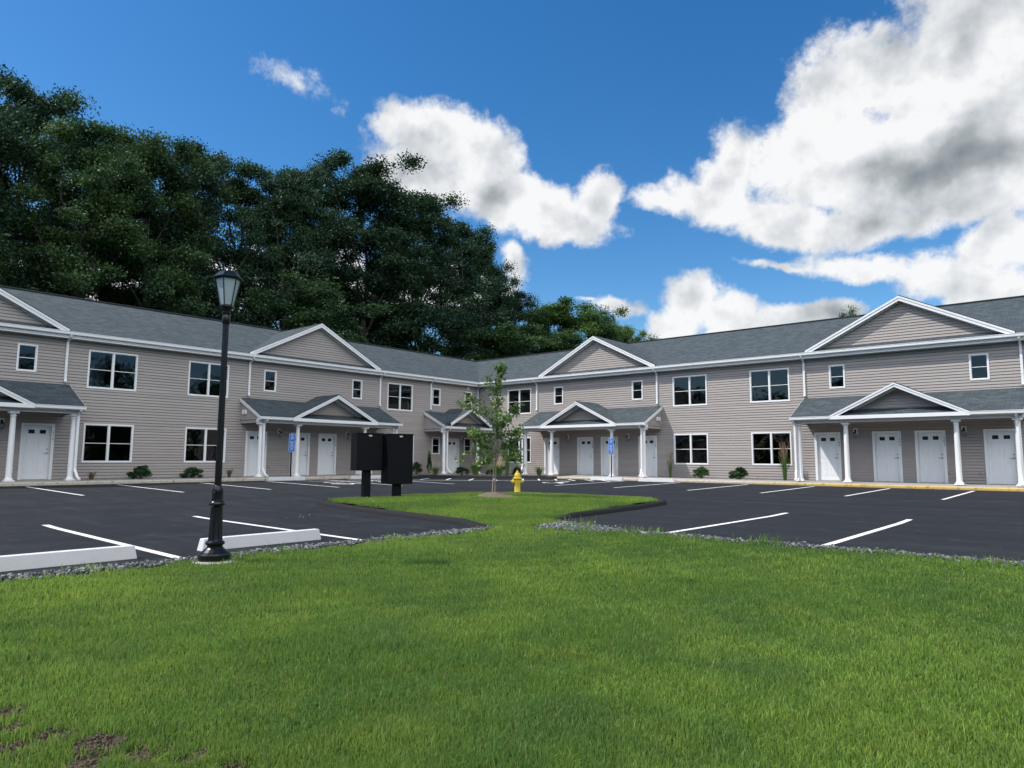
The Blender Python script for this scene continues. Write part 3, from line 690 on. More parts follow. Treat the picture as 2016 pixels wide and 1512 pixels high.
def siding_wall(m, a0, a1, z0, z1, ops, top=None):
    """lap siding in local frame (plane y=0 outward -y); top(a)->max z for gables handled by clipping columns"""
    RH = .12
    zb = set([z0, z1]); k = math.ceil(z0/RH-1e-6)
    while k*RH < z1: zb.add(round(k*RH, 5)); k += 1
    for o in ops:
        for q in (o[2], o[3]):
            if z0 < q < z1: zb.add(q)
    zb = sorted(zb)
    for b, t in zip(zb, zb[1:]):
        if t-b < 1e-4: continue
        row = math.floor((b+t)/2/RH); pr = lambda z: -(.012+.022*max(0.0, 1-(z/RH-row)))
        iv = [(a0, a1)]
        if top:
            lo, hi = top((b+t)/2)
            iv = [(max(a0, lo), min(a1, hi))]
        for o in ops:
            if o[2] < (b+t)/2 < o[3]:
                nv = []
                for (p, q) in iv:
                    if o[1] <= p or o[0] >= q: nv.append((p, q)); continue
                    if o[0] > p: nv.append((p, o[0]))
                    if o[1] < q: nv.append((o[1], q))
                iv = nv
        for (p, q) in iv:
            if q-p < .01: continue
            bb = b
            if abs(b-row*RH) < 1e-4 and t-b > .03:      # drip edge: the lap stands off the course below
                bb = b+.020; m.quad((p, .004, b), (q, .004, b), (q, .004, bb), (p, .004, bb)); m.quad((p, .004, bb), (q, .004, bb), (q, pr(bb), bb), (p, pr(bb), bb))
            yb, yt = pr(bb), pr(t)
            m.quad((p, yb, bb), (q, yb, bb), (q, yt, t), (p, yt, t))
            if t < z1 and abs(t-(row+1)*RH) < 1e-4: m.quad((p, yt, t), (q, yt, t), (q, .004, t), (p, .004, t))
for wg, a0, a1 in (('L', -38, 0), ('R', 0, 38)):
    m = MB(); siding_wall(m, a0, a1, -.02, WT, openings(wg))
    for (p, q, b, t) in openings(wg):   # reveals
        m.quad((p, 0, b), (p, .12, b), (p, .12, t), (p, 0, t)); m.quad((q, 0, b), (q, .12, b), (q, .12, t), (q, 0, t)); m.quad((p, 0, t), (q, 0, t), (q, .12, t), (p, .12, t))
    o = m.build('wall', 'siding', fix=False); put(o, wg, 0)
    m = MB(); m.box(a0, a1, -.035, .1, -.45, -.022); put(m.build('foundation', 'conc'), wg, 0)
# rear and end walls
m = MB()
m.box(-8.8, -8.65, -38, 8.8, -.4, WT); m.box(-8.65, 38, 8.65, 8.8, -.4, WT)
for X0, X1, Y0, Y1 in ((-8.65, -.02, -38, -37.85),): m.box(X0, X1, Y0, Y1, -.4, WT)
m.box(37.85, 38, .02, 8.65, -.4, WT)
m.prism([(-8.8, -38, WT), (0, -38, WT), (-4.4, -38, 7.85)], (0, .15, 0)); m.prism([(38, 8.8, WT), (38, 0, WT), (38, 4.4, 7.85)], (-.15, 0, 0))
m.build('rear_wall', 'siding', parent=B)
# interior: floors and dark partitions
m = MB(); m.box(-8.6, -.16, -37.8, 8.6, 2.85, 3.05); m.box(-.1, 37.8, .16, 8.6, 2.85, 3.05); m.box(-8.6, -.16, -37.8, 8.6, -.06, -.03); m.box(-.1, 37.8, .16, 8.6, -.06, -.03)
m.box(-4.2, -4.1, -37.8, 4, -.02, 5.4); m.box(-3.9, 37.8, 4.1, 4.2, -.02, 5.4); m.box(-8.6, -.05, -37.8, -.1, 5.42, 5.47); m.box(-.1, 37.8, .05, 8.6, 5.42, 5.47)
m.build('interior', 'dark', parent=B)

# main roof with valley and gutters
E0, EZ, RD = .35, 5.74, 4.4
RZ = EZ+RS*(RD+E0); SLn = math.hypot(1, RS)
m = MB()
def roof_quad(m, pts, al, dn, mi=0):
    """pts 3D, uv from along-axis index al and distance down slope"""
    uv = [(p[al], (RZ-p[2])/RS*SLn) for p in pts]; m.quad(*pts, uv=uv, mi=mi)
roof_quad(m, [(E0, -38.4, EZ), (E0, -E0, EZ), (-RD, RD, RZ), (-RD, -38.4, RZ)], 1, 0)
roof_quad(m, [(E0, -E0, EZ), (38.4, -E0, EZ), (38.4, RD, RZ), (-RD, RD, RZ)], 0, 0)
roof_quad(m, [(-RD, -38.4, RZ), (-RD, RD, RZ), (-8.8-E0, 8.8+E0, EZ), (-8.8-E0, -38.4, EZ)], 1, 0)
roof_quad(m, [(-RD, RD, RZ), (38.4, RD, RZ), (38.4, 8.8+E0, EZ), (-8.8-E0, 8.8+E0, EZ)], 0, 0)
roof = m.build('roof', 'roof', parent=B, fix=False)
sd = roof.modifiers.new('thick', 'SOLIDIFY'); sd.thickness = .05; sd.offset = -1
m = MB(); m.tube([(-RD, -38.4, RZ+.015), (-RD, RD, RZ+.015)], .06, 6); m.tube([(-RD, RD, RZ+.015), (38.4, RD, RZ+.015)], .06, 6)
rc = m.build('ridge_cap', 'roof', parent=roof)
# soffit + fascia
m = MB()
m.box(-38.2, -E0+.0, -.35, -.0, WT-.0, WT+.02); put(m.build('soffit', 'soffit'), 'L', 0)
m = MB(); m.box(E0, 38.2, -.35, -.0, WT, WT+.02); put(m.build('soffit', 'soffit'), 'R', 0)
def gutter_mesh(m, a0, a1, off, ztop, miter0=0, miter1=0):
    prof = [(0, ztop), (0, ztop-.118), (.105, ztop-.12), (.112, ztop-.09), (.114, ztop-.03), (.126, ztop-.018), (.126, ztop), (.104, ztop), (.104, ztop-.02), (.10, ztop-.108), (.01, ztop-.108), (.01, ztop)]
    n = len(m.v); k = len(prof)
    for (o_, z_) in prof: m.v.append((a0+miter0*(off+o_), -(off+o_), z_))
    for (o_, z_) in prof: m.v.append((a1+miter1*(off+o_), -(off+o_), z_))
    for i in range(k):
        j = (i+1) % k; m.f.append((n+i, n+j, n+k+j, n+k+i)); m.uv.append(None); m.mi.append(0)
    m.f.append(tuple(range(n, n+k))); m.f.append(tuple(range(n+2*k-1, n+k-1, -1))); m.uv += [None]*2; m.mi += [0]*2
for wg in 'LR':
    m = MB()
    if wg == 'L': m.box(-38.3, -E0-.02, -.348, -.325, WT-.045, EZ-.03)
    else: m.box(E0+.02, 38.3, -.348, -.325, WT-.045, EZ-.03)
    put(m.build('fascia', 'white'), wg, 0)
    m = MB()
    if wg == 'L': gutter_mesh(m, -38.35, -.0, .352, 5.715, 0, -1)
    else: gutter_mesh(m, 0.0, 38.35, .352, 5.715, 1, 0)
    put(m.build('gutter', 'white', fix=True), wg, 0)
    m = MB()
    if wg == 'L': m.box(-38, -.03, -.045, .0, WT-.05, WT)
    else: m.box(.03, 38, -.045, .0, WT-.05, WT)
    put(m.build('frieze_board', 'white'), wg, 0)

# reverse gables on the eave
def rake(m, x0, z0, x1, z1, y_, depth, wd, thick_below=True):
    """sloped board between foot (x0,z0) and apex (x1,z1), hanging below that line"""
    m.prism([(x0, y_, z0), (x1, y_, z1), (x1, y_, z1-wd*1.13), (x0, y_, z0-wd*1.13)], (0, depth, 0))
def gable(parent, hw, zf, za, yf, yface, yback, zbot, rk=.17, sub=None):
    m = MB(); sl_ = (za-zf)/hw; L = math.hypot(hw, za-zf)
    for s_ in (-1, 1):
        pts = [(s_*hw, yf-.02, zf), (s_*hw, yback, zf), (0, yback, za), (0, yf-.02, za)]
        uv = [(p[1], abs(p[0])*L/hw) for p in pts]
        m.quad(*pts, uv=uv)
    rf = m.build('gable_roof', 'roof', fix=False)
    sdm = rf.modifiers.new('thick', 'SOLIDIFY'); sdm.thickness = .035; sdm.offset = 1 
    m = MB()
    def top(z):
        h = max(0, (za-.06-z)/sl_); return (-h, h)
    siding_wall(m, -hw, hw, zbot, za-.06, [], top)
    for v in range(len(m.v)): m.v[v] = (m.v[v][0], m.v[v][1]+yface, m.v[v][2])
    fc = m.build('gable_siding', 'siding', fix=False); 
    m = MB()
    for s_ in (-1, 1):
        rake(m, s_*(hw), zf-.012, 0, za-.012, yf, .024, rk)
        rake(m, s_*(hw+.01), zf-.004, 0, za-.002, yf-.022, .021, rk*.42)
        rake(m, s_*(hw-.1), zf-.012, 0, za-.06, yface-.045, .022, rk*.9)
    rb = m.build('rake_board', 'white')
    m = MB()
    for s_ in (-1, 1):
        m.quad((s_*hw, yf+.03, zf-.05), (s_*hw, yface, zf-.05), (0, yface, za-.05), (0, yf+.03, za-.05))
    sf = m.build('rake_soffit', 'soffit', fix=False)
    for o in (fc, rb, sf): o.parent = rf
    return rf
g0 = gable(None, 3.86, 5.80, 7.76, -.36, -.06, 4.0, 5.60)
first = True
for wg, c in CEN:
    g = g0 if first else copy_tree(g0); first = False
    put(g, wg, c)

# porches
PZ0, PZ1, PO = 3.68, 2.73, 1.95      # roof top at wall, at eave, eave offset
PS = (PZ0-PZ1)/PO
def porch(half0, half1, gc, ghw, zf, za, right_end=True):
    r = empty('porch_roof')
    m = MB()
    pts = [(half0, -PO, PZ1), (half1, -PO, PZ1), (half1, 0, PZ0), (half0, 0, PZ0)]
    m.quad(*pts, uv=[(p[0], -p[1]*math.hypot(1, PS)) for p in pts]); sh = m.build('shingles', 'roof', parent=r, fix=False)
    sdm = sh.modifiers.new('thick', 'SOLIDIFY'); sdm.thickness = .05; sdm.offset = -1
    g = gable(None, ghw, zf, za, -PO-.06, -1.42, .0, PZ1+.1, rk=.14); g.location = (gc, 0, 0); g.parent = r
    m = MB()
    m.box(half0+.06, half1-.06 if right_end else half1, -1.72, -1.48, 2.46, 2.62)            # beam
    m.box(half0+.02, half1-.02, -PO+.02, -PO+.045, PZ1-.17, PZ1-.03)                           # fascia
    if right_end: m.box(gc-ghw, gc+ghw, -PO-.075, -PO-.0, PZ1-.155, PZ1-.012)                # flush board under gable
    m.build('fascia', 'white', parent=r)
    m = MB(); m.box(half0+.05, half1-(.05 if right_end else 0), -PO+.02, -.02, 2.62, 2.64); m.build('soffit', 'soffit', parent=r)
    m = MB()
    if right_end:
        gutter_mesh(m, half0, gc-ghw-.0, PO+.002, PZ1-.01); m.build('gutter', 'white', parent=r); m = MB(); gutter_mesh(m, gc+ghw, half1, PO+.002, PZ1-.01)
    else: gutter_mesh(m, half0, half1-.36, PO+.002, PZ1-.01)
    m.build('gutter', 'white', parent=r)
    for s_, h_ in ((-1, half0), (1, half1)):
        if s_ == 1 and not right_end: continue
        x = h_-s_*.10
        m = MB(); m.prism([(x, -.0, 2.46), (x, -1.60, 2.46), (x, -1.86, PZ1-.08), (x, 0, PZ0-.07)], (-s_*.03, 0, 0))
        # siding laps drawn as real battens
        z = 2.46
        while z < 3.5:
            ym = -max(0, min(1.60+.26*max(0, min(1, (z-2.46)/.2)), (PZ0-.1-z)/PS))
            if ym < -.05: m.prism([(x, 0, z), (x, ym, z), (x, ym, z+.012), (x, 0, z+.1)], (0, 0, 0)) if False else m.quad((x+s_*.016, 0, z), (x+s_*.016, ym, z), (x+s_*.002, ym, z+.115), (x+s_*.002, 0, z+.115))
            z += .12
        m.build('end_siding', 'siding', parent=r, fix=False)
        m = MB(); xx = h_-s_*.012
        m.prism([(xx, -PO, PZ1-.03), (xx, 0, PZ0-.03), (xx, 0, PZ0-.19), (xx, -PO, PZ1-.17)], (-s_*.024, 0, 0))
        m.prism([(h_+s_*.012, -PO, PZ1-.005), (h_+s_*.012, 0, PZ0-.005), (h_+s_*.012, 0, PZ0-.07), (h_+s_*.012, -PO, PZ1-.06)], (-s_*.022, 0, 0))
        m.prism([(xx-s_*.026, -PO+.0, PZ1-.03), (xx-s_*.026, -PO, PZ1-.17), (xx-s_*.026, -1.6, 2.56), (xx-s_*.026, -1.6, PZ1+.05)], (-s_*.02, 0, 0))
        m.build('rake_board', 'white', parent=r)
    return r
pr0 = porch(-4.1, 4.1, 0, 2.48, 2.72, 3.96)
first = True
for wg, c in CEN:
    g = pr0 if first else copy_tree(pr0); first = False
    put(g, wg, c)
prc = porch(-4.75+2.66, 2.66-.02, 0, 1.72, 2.92, 3.86, right_end=False); put(prc, 'L', -2.66)

# columns
def make_column():
    m = MB()
    m.lathe([(.118, .10), (.105, .13), (.100, .2), (.098, 1.0), (.088, 2.0), (.083, 2.28)], 24)
    c = m.build('column', 'white', smooth=True)
    m = MB(); m.box(-.16, .16, -.16, .16, 0, .045); m.lathe([(.15, .046), (.15, .07), (.125, .085), (.118, .102)], 24); m.build('column_base', 'white', parent=c, bevel=.006)
    m = MB(); m.lathe([(.083, 2.281), (.10, 2.29), (.10, 2.31), (.086, 2.32), (.086, 2.35), (.125, 2.385)], 24); m.box(-.15, .15, -.15, .15, 2.386, 2.458); m.build('capital', 'white', parent=c, bevel=.006)
    return c
col0 = make_column(); cols = [(wg, c+d) for wg, c in CEN for d in (-3.86, -1.96, 1.96, 3.86)]+[('L', -4.55), ('L', -1.72)]
for i, (wg, a) in enumerate(cols):
    c = col0 if i == 0 else copy_tree(col0); put(c, wg, a, 1.6, -.01)

# windows
def make_window(wd, ht, n):
    tw = .062
    m = MB()
    def ring(x0, x1, z0, z1, t, y0, y1):
        m.box(x0, x1, y0, y1, z0, z0+t); m.box(x0, x1, y0, y1, z1-t, z1); m.box(x0, x0+t, y0, y1, z0+t, z1-t); m.box(x1-t, x1, y0, y1, z0+t, z1-t)
    ring(-wd/2, wd/2, 0, ht, tw, -.042, .015)
    if n == 2: m.box(-.038, .038, -.04, .015, tw, ht-tw)
    fr = m.build('window', 'white', bevel=.004)
    cells = [(-wd/2+tw, -.038), (.038, wd/2-tw)] if n == 2 else [(-wd/2+tw, wd/2-tw)]
    for (x0, x1) in cells:
        m = MB()
        ring(x0+.001, x1-.001, tw+.001, ht-tw-.001, .014, -.010, .05)
        m.box(x0+.0155, x1-.0155, -.006, .04, ht/2-.012, ht/2+.012)
        m.build('sash', 'white', parent=fr)
        m = MB(); m.quad((x0+.01, .02, tw+.01), (x1-.01, .02, tw+.01), (x1-.01, .02, ht-tw-.01), (x0+.01, .02, ht-tw-.01))
        m.build('pane', 'glass', parent=fr, fix=False)
    return fr
wD = make_window(DBL_W, DBL_H, 2); wS = make_window(SM_W, SM_H, 1)
for i, (wg, a) in enumerate(DBL_UP): put(wD if i == 0 else copy_tree(wD), wg, a, 0, DU_Z)
for wg, a in DBL_LO: put(copy_tree(wD), wg, a, 0, DL_Z)
for i, (wg, a) in enumerate(SMALL): put(wS if i == 0 else copy_tree(wS), wg, a, 0, SM_Z)
for wg, a in LOWN: put(copy_tree(wS), wg, a, 0, 1.13)
def curtain(wg, a, z0, z1, x0, x1):
    m = MB(); n = 16; V = []
    for i in range(n+1):
        x = x0+(x1-x0)*i/n; y_ = .22+.03*math.sin(i*2.1)
        V.append((x, y_))
    for p, q in zip(V, V[1:]): m.quad((p[0], p[1], z0), (q[0], q[1], z0), (q[0], q[1], z1), (p[0], p[1], z1))
    put(m.build('curtain', 'curtain', fix=False), wg, a)
curtain('L', -21.79, 3.5, 5.2, -.74, -.22); curtain('R', 14.75, 3.5, 5.2, .45, .85); curtain('R', 18.81, 3.5, 5.2, -.85, -.3)

# doors
def text_mesh(body, size, matn, name='number', extrude=0.0):
    cu = bpy.data.curves.new(name, 'FONT'); cu.body = body; cu.size = size; cu.align_x = 'CENTER'; cu.align_y = 'CENTER'; cu.extrude = extrude
    cu.space_line = .95
    tmp = bpy.data.objects.new('tmp', cu); C.objects.link(tmp); dg = bpy.context.evaluated_depsgraph_get(); dg.update()
    me = bpy.data.meshes.new_from_object(tmp.evaluated_get(dg)); bpy.data.objects.remove(tmp)
    me.materials.clear(); me.materials.append(MT[matn])
    o = bpy.data.objects.new(name, me); C.objects.link(o); o.rotation_euler = (math.pi/2, 0, 0); return o
def make_door():
    m = MB(); Y0, Y1 = -.04, .04
    m.box(-.548, -.445, Y0, Y1, -.005, 2.12); m.box(.445, .548, Y0, Y1, -.005, 2.12); m.box(-.445, .445, Y0, Y1, 2.03, 2.12)
    m.box(-.445, -.42, .0401, .10, 0, 2.03); m.box(.42, .445, .0401, .10, 0, 2.03)
    f = m.build('door', 'white', bevel=.005)
    m = MB(); YS = .072
    m.box(-.44, .44, YS, YS+.04, .02, 2.028)
    slab = m.build('door_leaf', 'door', parent=f)
    m = MB()
    for (x0, x1) in ((-.34, -.05), (.05, .34)):
        for (z0, z1) in ((.22, .82), (.98, 1.58)):
            for (a, b, c, d) in ((x0, x1, z0, z0+.022), (x0, x1, z1-.022, z1), (x0, x0+.022, z0+.0221, z1-.0221), (x1-.022, x1, z0+.0221, z1-.0221)):
                m.box(a, b, YS-.009, YS-.0002, c, d)
            m.box(x0+.06, x1-.06, YS-.006, YS-.0002, z0+.06, z1-.06)
    m.build('panel_moulding', 'door', parent=f, bevel=.003)
    for x in (-.185, .185):
        m = MB(); m.box(x-.10, x+.10, YS-.008, YS-.0003, 1.735, 1.88); m.build('door_light', ['dark'], parent=f)
        m = MB(); m.box(x-.08, x+.08, YS-.0125, YS-.0085, 1.755, 1.86); m.build('door_light', ['black'], parent=f)
    m = MB(); m.lathe([(.028, 0), (.028, .012), (.012, .02), (.012, .05)], 16, cx=.375, cy=0, cz=1.0, axis='y')
    for i in range(len(m.v)): m.v[i] = (m.v[i][0], YS-m.v[i][1], m.v[i][2])
    m.tube([(.375, YS-.05, 1.0), (.33, YS-.052, 1.0), (.25, YS-.048, .995)], [.011, .01, .008], 8); m.build('handle', 'chrome', parent=f, smooth=True)
    m = MB(); m.lathe([(.026, 0), (.026, .014), (.010, .018), (.008, .03)], 16, cx=.375, cy=0, cz=1.15, axis='y')
    for i in range(len(m.v)): m.v[i] = (m.v[i][0], YS-m.v[i][1], m.v[i][2])
    m.build('deadbolt', 'chrome', parent=f, smooth=True)
    m = MB(); m.box(-.445, .445, -.0, .069, -.005, .02); m.build('threshold', 'tan', parent=f)
    return f
d0 = make_door()
for i, (wg, a) in enumerate(DOORS):
    d = d0 if i == 0 else copy_tree(d0); put(d, wg, a)
    if i == 0: d0k = True
for i, d in enumerate([o for o in bpy.data.objects if o.name.split('.')[0] == 'door' and o.parent == B]):
    # apartment number down the right-hand casing
    k = min(range(len(DOORS)), key=lambda q: (wpos(*DOORS[q], 0, 0)-d.location).length)
    tnum = text_mesh('\n'.join(NUMS[k]), .13, 'blackm'); tnum.parent = d; tnum.location = (.497, -.0425, 1.66)

# wall lanterns, outlets, emergency lights
def make_lantern():
    m = MB(); m.box(-.085, .085, -.03, 0, -.02, .24); r = m.build('wall_light', 'signwhite', bevel=.006)
    m = MB(); m.lathe([(.045, 0), (.045, .015)], 14, cy=0, cz=.13, axis='y')
    for i in range(len(m.v)): m.v[i] = (m.v[i][0], -.031-m.v[i][1], m.v[i][2])
    m.tube([(0, -.045, .13), (0, -.09, .19), (0, -.14, .19), (0, -.15, .13)], .010, 8)
    m.lathe([(.01, .10), (.03, .09), (.075, .035), (.075, .025)], 6, cy=-.15); m.lathe([(.012, -.17), (.04, -.15), (.045, -.135)], 6, cy=-.15)
    for k in range(6):
        a = 2*math.pi*k/6; m.tube([(.066*math.cos(a), -.15+.066*math.sin(a), .026), (.042*math.cos(a), -.15+.042*math.sin(a), -.136)], .005, 4)
    m.build('bracket', 'black', parent=r)
    m = MB(); m.lathe([(.036, -.134), (.060, .024)], 6, cy=-.15); m.build('lamp_glass', 'lampglass', parent=r)
    return r
l0 = make_lantern()
LM = [(wg, c+d) for wg, c in CEN for d in (-1.99, 1.99)]+[('L', -1.52)]
for i, (wg, a) in enumerate(LM): put(l0 if i == 0 else copy_tree(l0), wg, a, .017, 2.03)
m = MB(); m.box(-.06, .06, -.05, -.016, -.06, .06); m.box(-.05, .05, -.085, -.051, -.01, .055); ou = m.build('outlet_cover', 'tan', bevel=.006)
OL = [(wg, c+d) for wg, c in CEN for d in (-2.5, -1.48, 1.48, 2.5)]
for i, (wg, a) in enumerate(OL): put(ou if i == 0 else copy_tree(ou), wg, a, 0, .42)
def make_elight():
    m = MB(); m.box(-.06, .06, -.02, .02, -.01, .10); r = m.build('emergency_light', 'tan', bevel=.005)
    for x in (-.11, .11):
        m = MB(); m.box(x-.05, x+.05, -.045, .045, -.06, .13); m.build('light_head', 'signwhite', parent=r, bevel=.012)
    return r
e0 = make_elight(); 
for i, (wg, c, s_) in enumerate([('L', -12.16, -1), ('R', 9.12, 1), ('R', 24.47, 1), ('L', -27.43, -1)]):
    o = e0 if i == 0 else copy_tree(e0); put(o, wg, c+s_*4.065, .45, 2.93); o.rotation_euler = (0, 0, WING[wg][1]+math.pi/2)

# downspouts
def downspout_upper():
    m = MB(); m.tube([(0, -.42, 5.60), (0, -.40, 5.53), (0, -.08, 5.37), (0, -.062, 5.28), (0, -.062, 3.86), (0, -.075, 3.80), (0, -.16, 3.76)], .03, rect=(.085, .062))
    m.box(-.055, .055, -.1, -.018, 5.16, 5.18); m.box(-.055, .055, -.1, -.018, 4.2, 4.22)
    return m.build('downspout', 'white')
u0 = downspout_upper()
US = [('L', -31.3), ('L', -23.5), ('L', -15.85), ('L', -8.05), ('L', -4.22), ('L', -.12), ('R', 4.86), ('R', 12.92), ('R', 20.42), ('R', 28.46)]
for i, (wg, a) in enumerate(US): put(u0 if i == 0 else copy_tree(u0), wg, a)
def downspout_porch():
    m = MB(); m.tube([(0, -2.02, 2.63), (0, -2.0, 2.56), (0, -1.80, 2.45), (0, -1.765, 2.36), (0, -1.765, .42), (0, -1.80, .36), (.04, -1.93, .13), (.06, -2.07, .06), (.065, -2.12, .04)], .03, rect=(.08, .058))
    return m.build('downspout', 'white')
p0_ = downspout_porch()
PSx = [('L', -27.43+3.95), ('L', -12.16-3.8), ('L', -12.16+3.92), ('L', -4.45), ('R', 9.12-3.95), ('R', 9.12+3.82), ('R', 24.47-3.98), ('R', 24.47+3.86)]
for i, (wg, a) in enumerate(PSx): put(p0_ if i == 0 else copy_tree(p0_), wg, a)

# ------------------------------------------------------------------ wheel stops
def stop_mesh(L, h=.165, wb=.16, wt=.12):
    m = MB(); x = L/2
    V = [(-x, -wb/2, 0), (x, -wb/2, 0), (x, wb/2, 0), (-x, wb/2, 0), (-x+.03, -wt/2, h), (x-.03, -wt/2, h), (x-.03, wt/2, h), (-x+.03, wt/2, h)]
    m.v = V; m.f = [(0, 3, 2, 1), (4, 5, 6, 7), (0, 1, 5, 4), (1, 2, 6, 5), (2, 3, 7, 6), (3, 0, 4, 7)]; m.uv = [None]*6; m.mi = [0]*6
    return m
def wheel_stop(x, y, rz, L, label):
    o = stop_mesh(L).build('wheel_stop', 'stop', bevel=.008); o.location = (x, y, float(gz(x, y))-.002); o.rotation_euler = (0, 0, rz)
    tag(o, label, 'wheel stop', 'white concrete wheel stops')
wheel_stop(21.48, -30.0, math.pi/2, 2.1, 'white concrete wheel stop cut off by the left edge, left of the street lamp')
wheel_stop(21.40, -27.15, math.pi/2+.02, 1.9, 'white concrete wheel stop right behind the black street lamp base')
wheel_stop(2.85, -15.4, math.pi/2, 1.85, 'white wheel stop by the blue sign at the left wing porch')
wheel_stop(2.85, -11.0, math.pi/2, 1.9, 'white wheel stop half hidden behind the black mailboxes')
wheel_stop(11.55, -2.85, 0, 1.9, 'white wheel stop below the blue sign at the right wing')
wheel_stop(14.35, -2.85, 0, 1.9, 'white wheel stop between the right porch and the first shrub')

# ------------------------------------------------------------------ street lamp
lx, ly = 22.50, -28.43
LZ = float(gz(lx, ly))-.01
lamp = empty('street_lamp', (lx, ly, LZ), math.radians(12)); tag(lamp, 'tall black post lamp with frosted lantern beside the lawn edge', 'street lamp')
m = MB(); m.lathe([(.27, -.3), (.265, .015), (.24, .03)], 12); pad = m.build('footing', 'conc', parent=lamp)
m = MB(); m.lathe([(.188, .0), (.188, .10), (.178, .115), (.155, .13), (.115, .165), (.095, .185)], 16); m.build('base_plate', 'black', parent=lamp, bevel=.003)
m = MB(); m.lathe([(.10, .19), (.10, .215), (.125, .235), (.125, .255), (.098, .275), (.092, .30), (.078, .66), (.076, .70), (.102, .72), (.108, .74), (.10, .76), (.078, .775), (.074, .80), (.072, .87), (.078, .875), (.078, .885), (.072, .89), (.073, .92), (.060, .945), (.058, .955), (.045, .97)], 24); m.build('pedestal', 'black', parent=lamp, smooth=True).scale = (.9, .9, .96)
m = MB()
prof = []
n = 32; nn_ = len(m.v)
for z, rr in ((.93, .041), (2.98, .036)):
    for k in range(n):
        a = 2*math.pi*k/n; R = rr*(1-.07*(k % 2)); m.v.append((R*math.cos(a), R*math.sin(a), z))
for k in range(n): m.f.append((k, (k+1) % n, n+(k+1) % n, n+k)); m.uv.append(None); m.mi.append(0)
m.build('pole', 'black', parent=lamp)
m = MB(); m.lathe([(.045, 2.9450), (.056, 2.9636), (.058, 3.0473), (.050, 3.0659), (.062, 3.0845), (.062, 3.0984), (.045, 3.1124), (.06, 3.1403), (.085, 3.1635), (.09, 3.1775)], 20); m.build('collar', 'black', parent=lamp, smooth=True).scale = (.86, .86, 1)
m = MB()
NB = 6
for k in range(NB):
    a = 2*math.pi*k/NB; m.tube([(.100*math.cos(a), .100*math.sin(a), 3.1775), (.182*math.cos(a), .182*math.sin(a), 3.5263)], .0085, 6)
m.lathe([(.108, 3.1701), (.108, 3.1868), (.095, 3.1914)], 6); m.lathe([(.185, 3.5197), (.20, 3.5263), (.20, 3.5421)], 6)
m.build('lantern_frame', 'black', parent=lamp).scale = (.84, .84, 1)
for k in range(NB):
    a, b = 2*math.pi*k/NB, 2*math.pi*(k+1)/NB
    m = MB(); m.quad((.094*math.cos(a), .094*math.sin(a), 3.1933), (.094*math.cos(b), .094*math.sin(b), 3.1933), (.174*math.cos(b), .174*math.sin(b), 3.5188), (.174*math.cos(a), .174*math.sin(a), 3.5188)); m.build('lamp_glass', 'lampglass', parent=lamp, fix=False).scale = (.84, .84, 1)
m = MB(); m.lathe([(.225, 3.5309), (.228, 3.5421), (.20, 3.5541), (.150, 3.6006), (.115, 3.6258), (.05, 3.6351)], 6); m.lathe([(.05, 3.6332), (.035, 3.6564), (.012, 3.6658), (.014, 3.6797), (.004, 3.7029)], 12); m.build('lantern_roof', 'black', parent=lamp).scale = (.84, .84, 1)

# ------------------------------------------------------------------ mailboxes
def mailbox(x, y, rz, z0, z1, wd, dp, label):
    g = float(isl_z(x, y)); r = empty('mailbox', (x, y, g), rz); tag(r, label, 'mailbox', 'black cluster mailboxes on the grass island')
    m = MB(); m.box(-.10, .10, -.10, .10, -.1, z0); m.build('post', 'blackm', parent=r, bevel=.008)
    m = MB(); m.box(-.17, .17, -.17, .17, 0, .02); m.build('base_plate', 'blackm', parent=r)
    m = MB(); m.box(-wd/2, wd/2, -dp/2, dp/2, z0, z1-.02); m.build('cabinet', 'blackm', parent=r, bevel=.012)
    m = MB(); m.box(-wd/2-.012, wd/2+.012, -dp/2-.015, dp/2+.015, z1-.019, z1+.008); m.build('cap', 'blackm', parent=r, bevel=.006)
    m = MB(); m.box(-.045, .045, -dp/2-.0185, -dp/2-.0005, z1-.085, z1-.045)
    for i in range(len(m.v)): pass
    m.build('label_plate', 'label', parent=r)
    # delivery doors on the far side
    n = 6 if z1-z0 > 1.2 else 4
    for c_ in range(2):
        for k in range(n):
            zz = z0+.08+(z1-z0-.2)*k/n; m = MB(); xx = -wd/2+.03+c_*(wd/2-.03)
            m.box(xx, xx+wd/2-.05, dp/2+.0005, dp/2+.012, zz, zz+(z1-z0-.2)/n-.012); m.build('mail_door', 'blackm', parent=r, bevel=.003)
mailbox(15.19, -20.53, math.radians(41+33), .78, 1.80, .76, .46, 'left, shorter black cluster mailbox on a square post')
mailbox(15.63, -19.81, math.radians(41+33), .40, 1.78, .76, .46, 'right, taller black cluster mailbox reaching down nearer the grass')
m = MB(); m.box(15.1, 15.9, -20.45, -19.55, -.4, float(isl_z(15.5, -20))+.03); o = m.build('concrete_pad', 'conc', bevel=.01); tag(o, kind='structure')

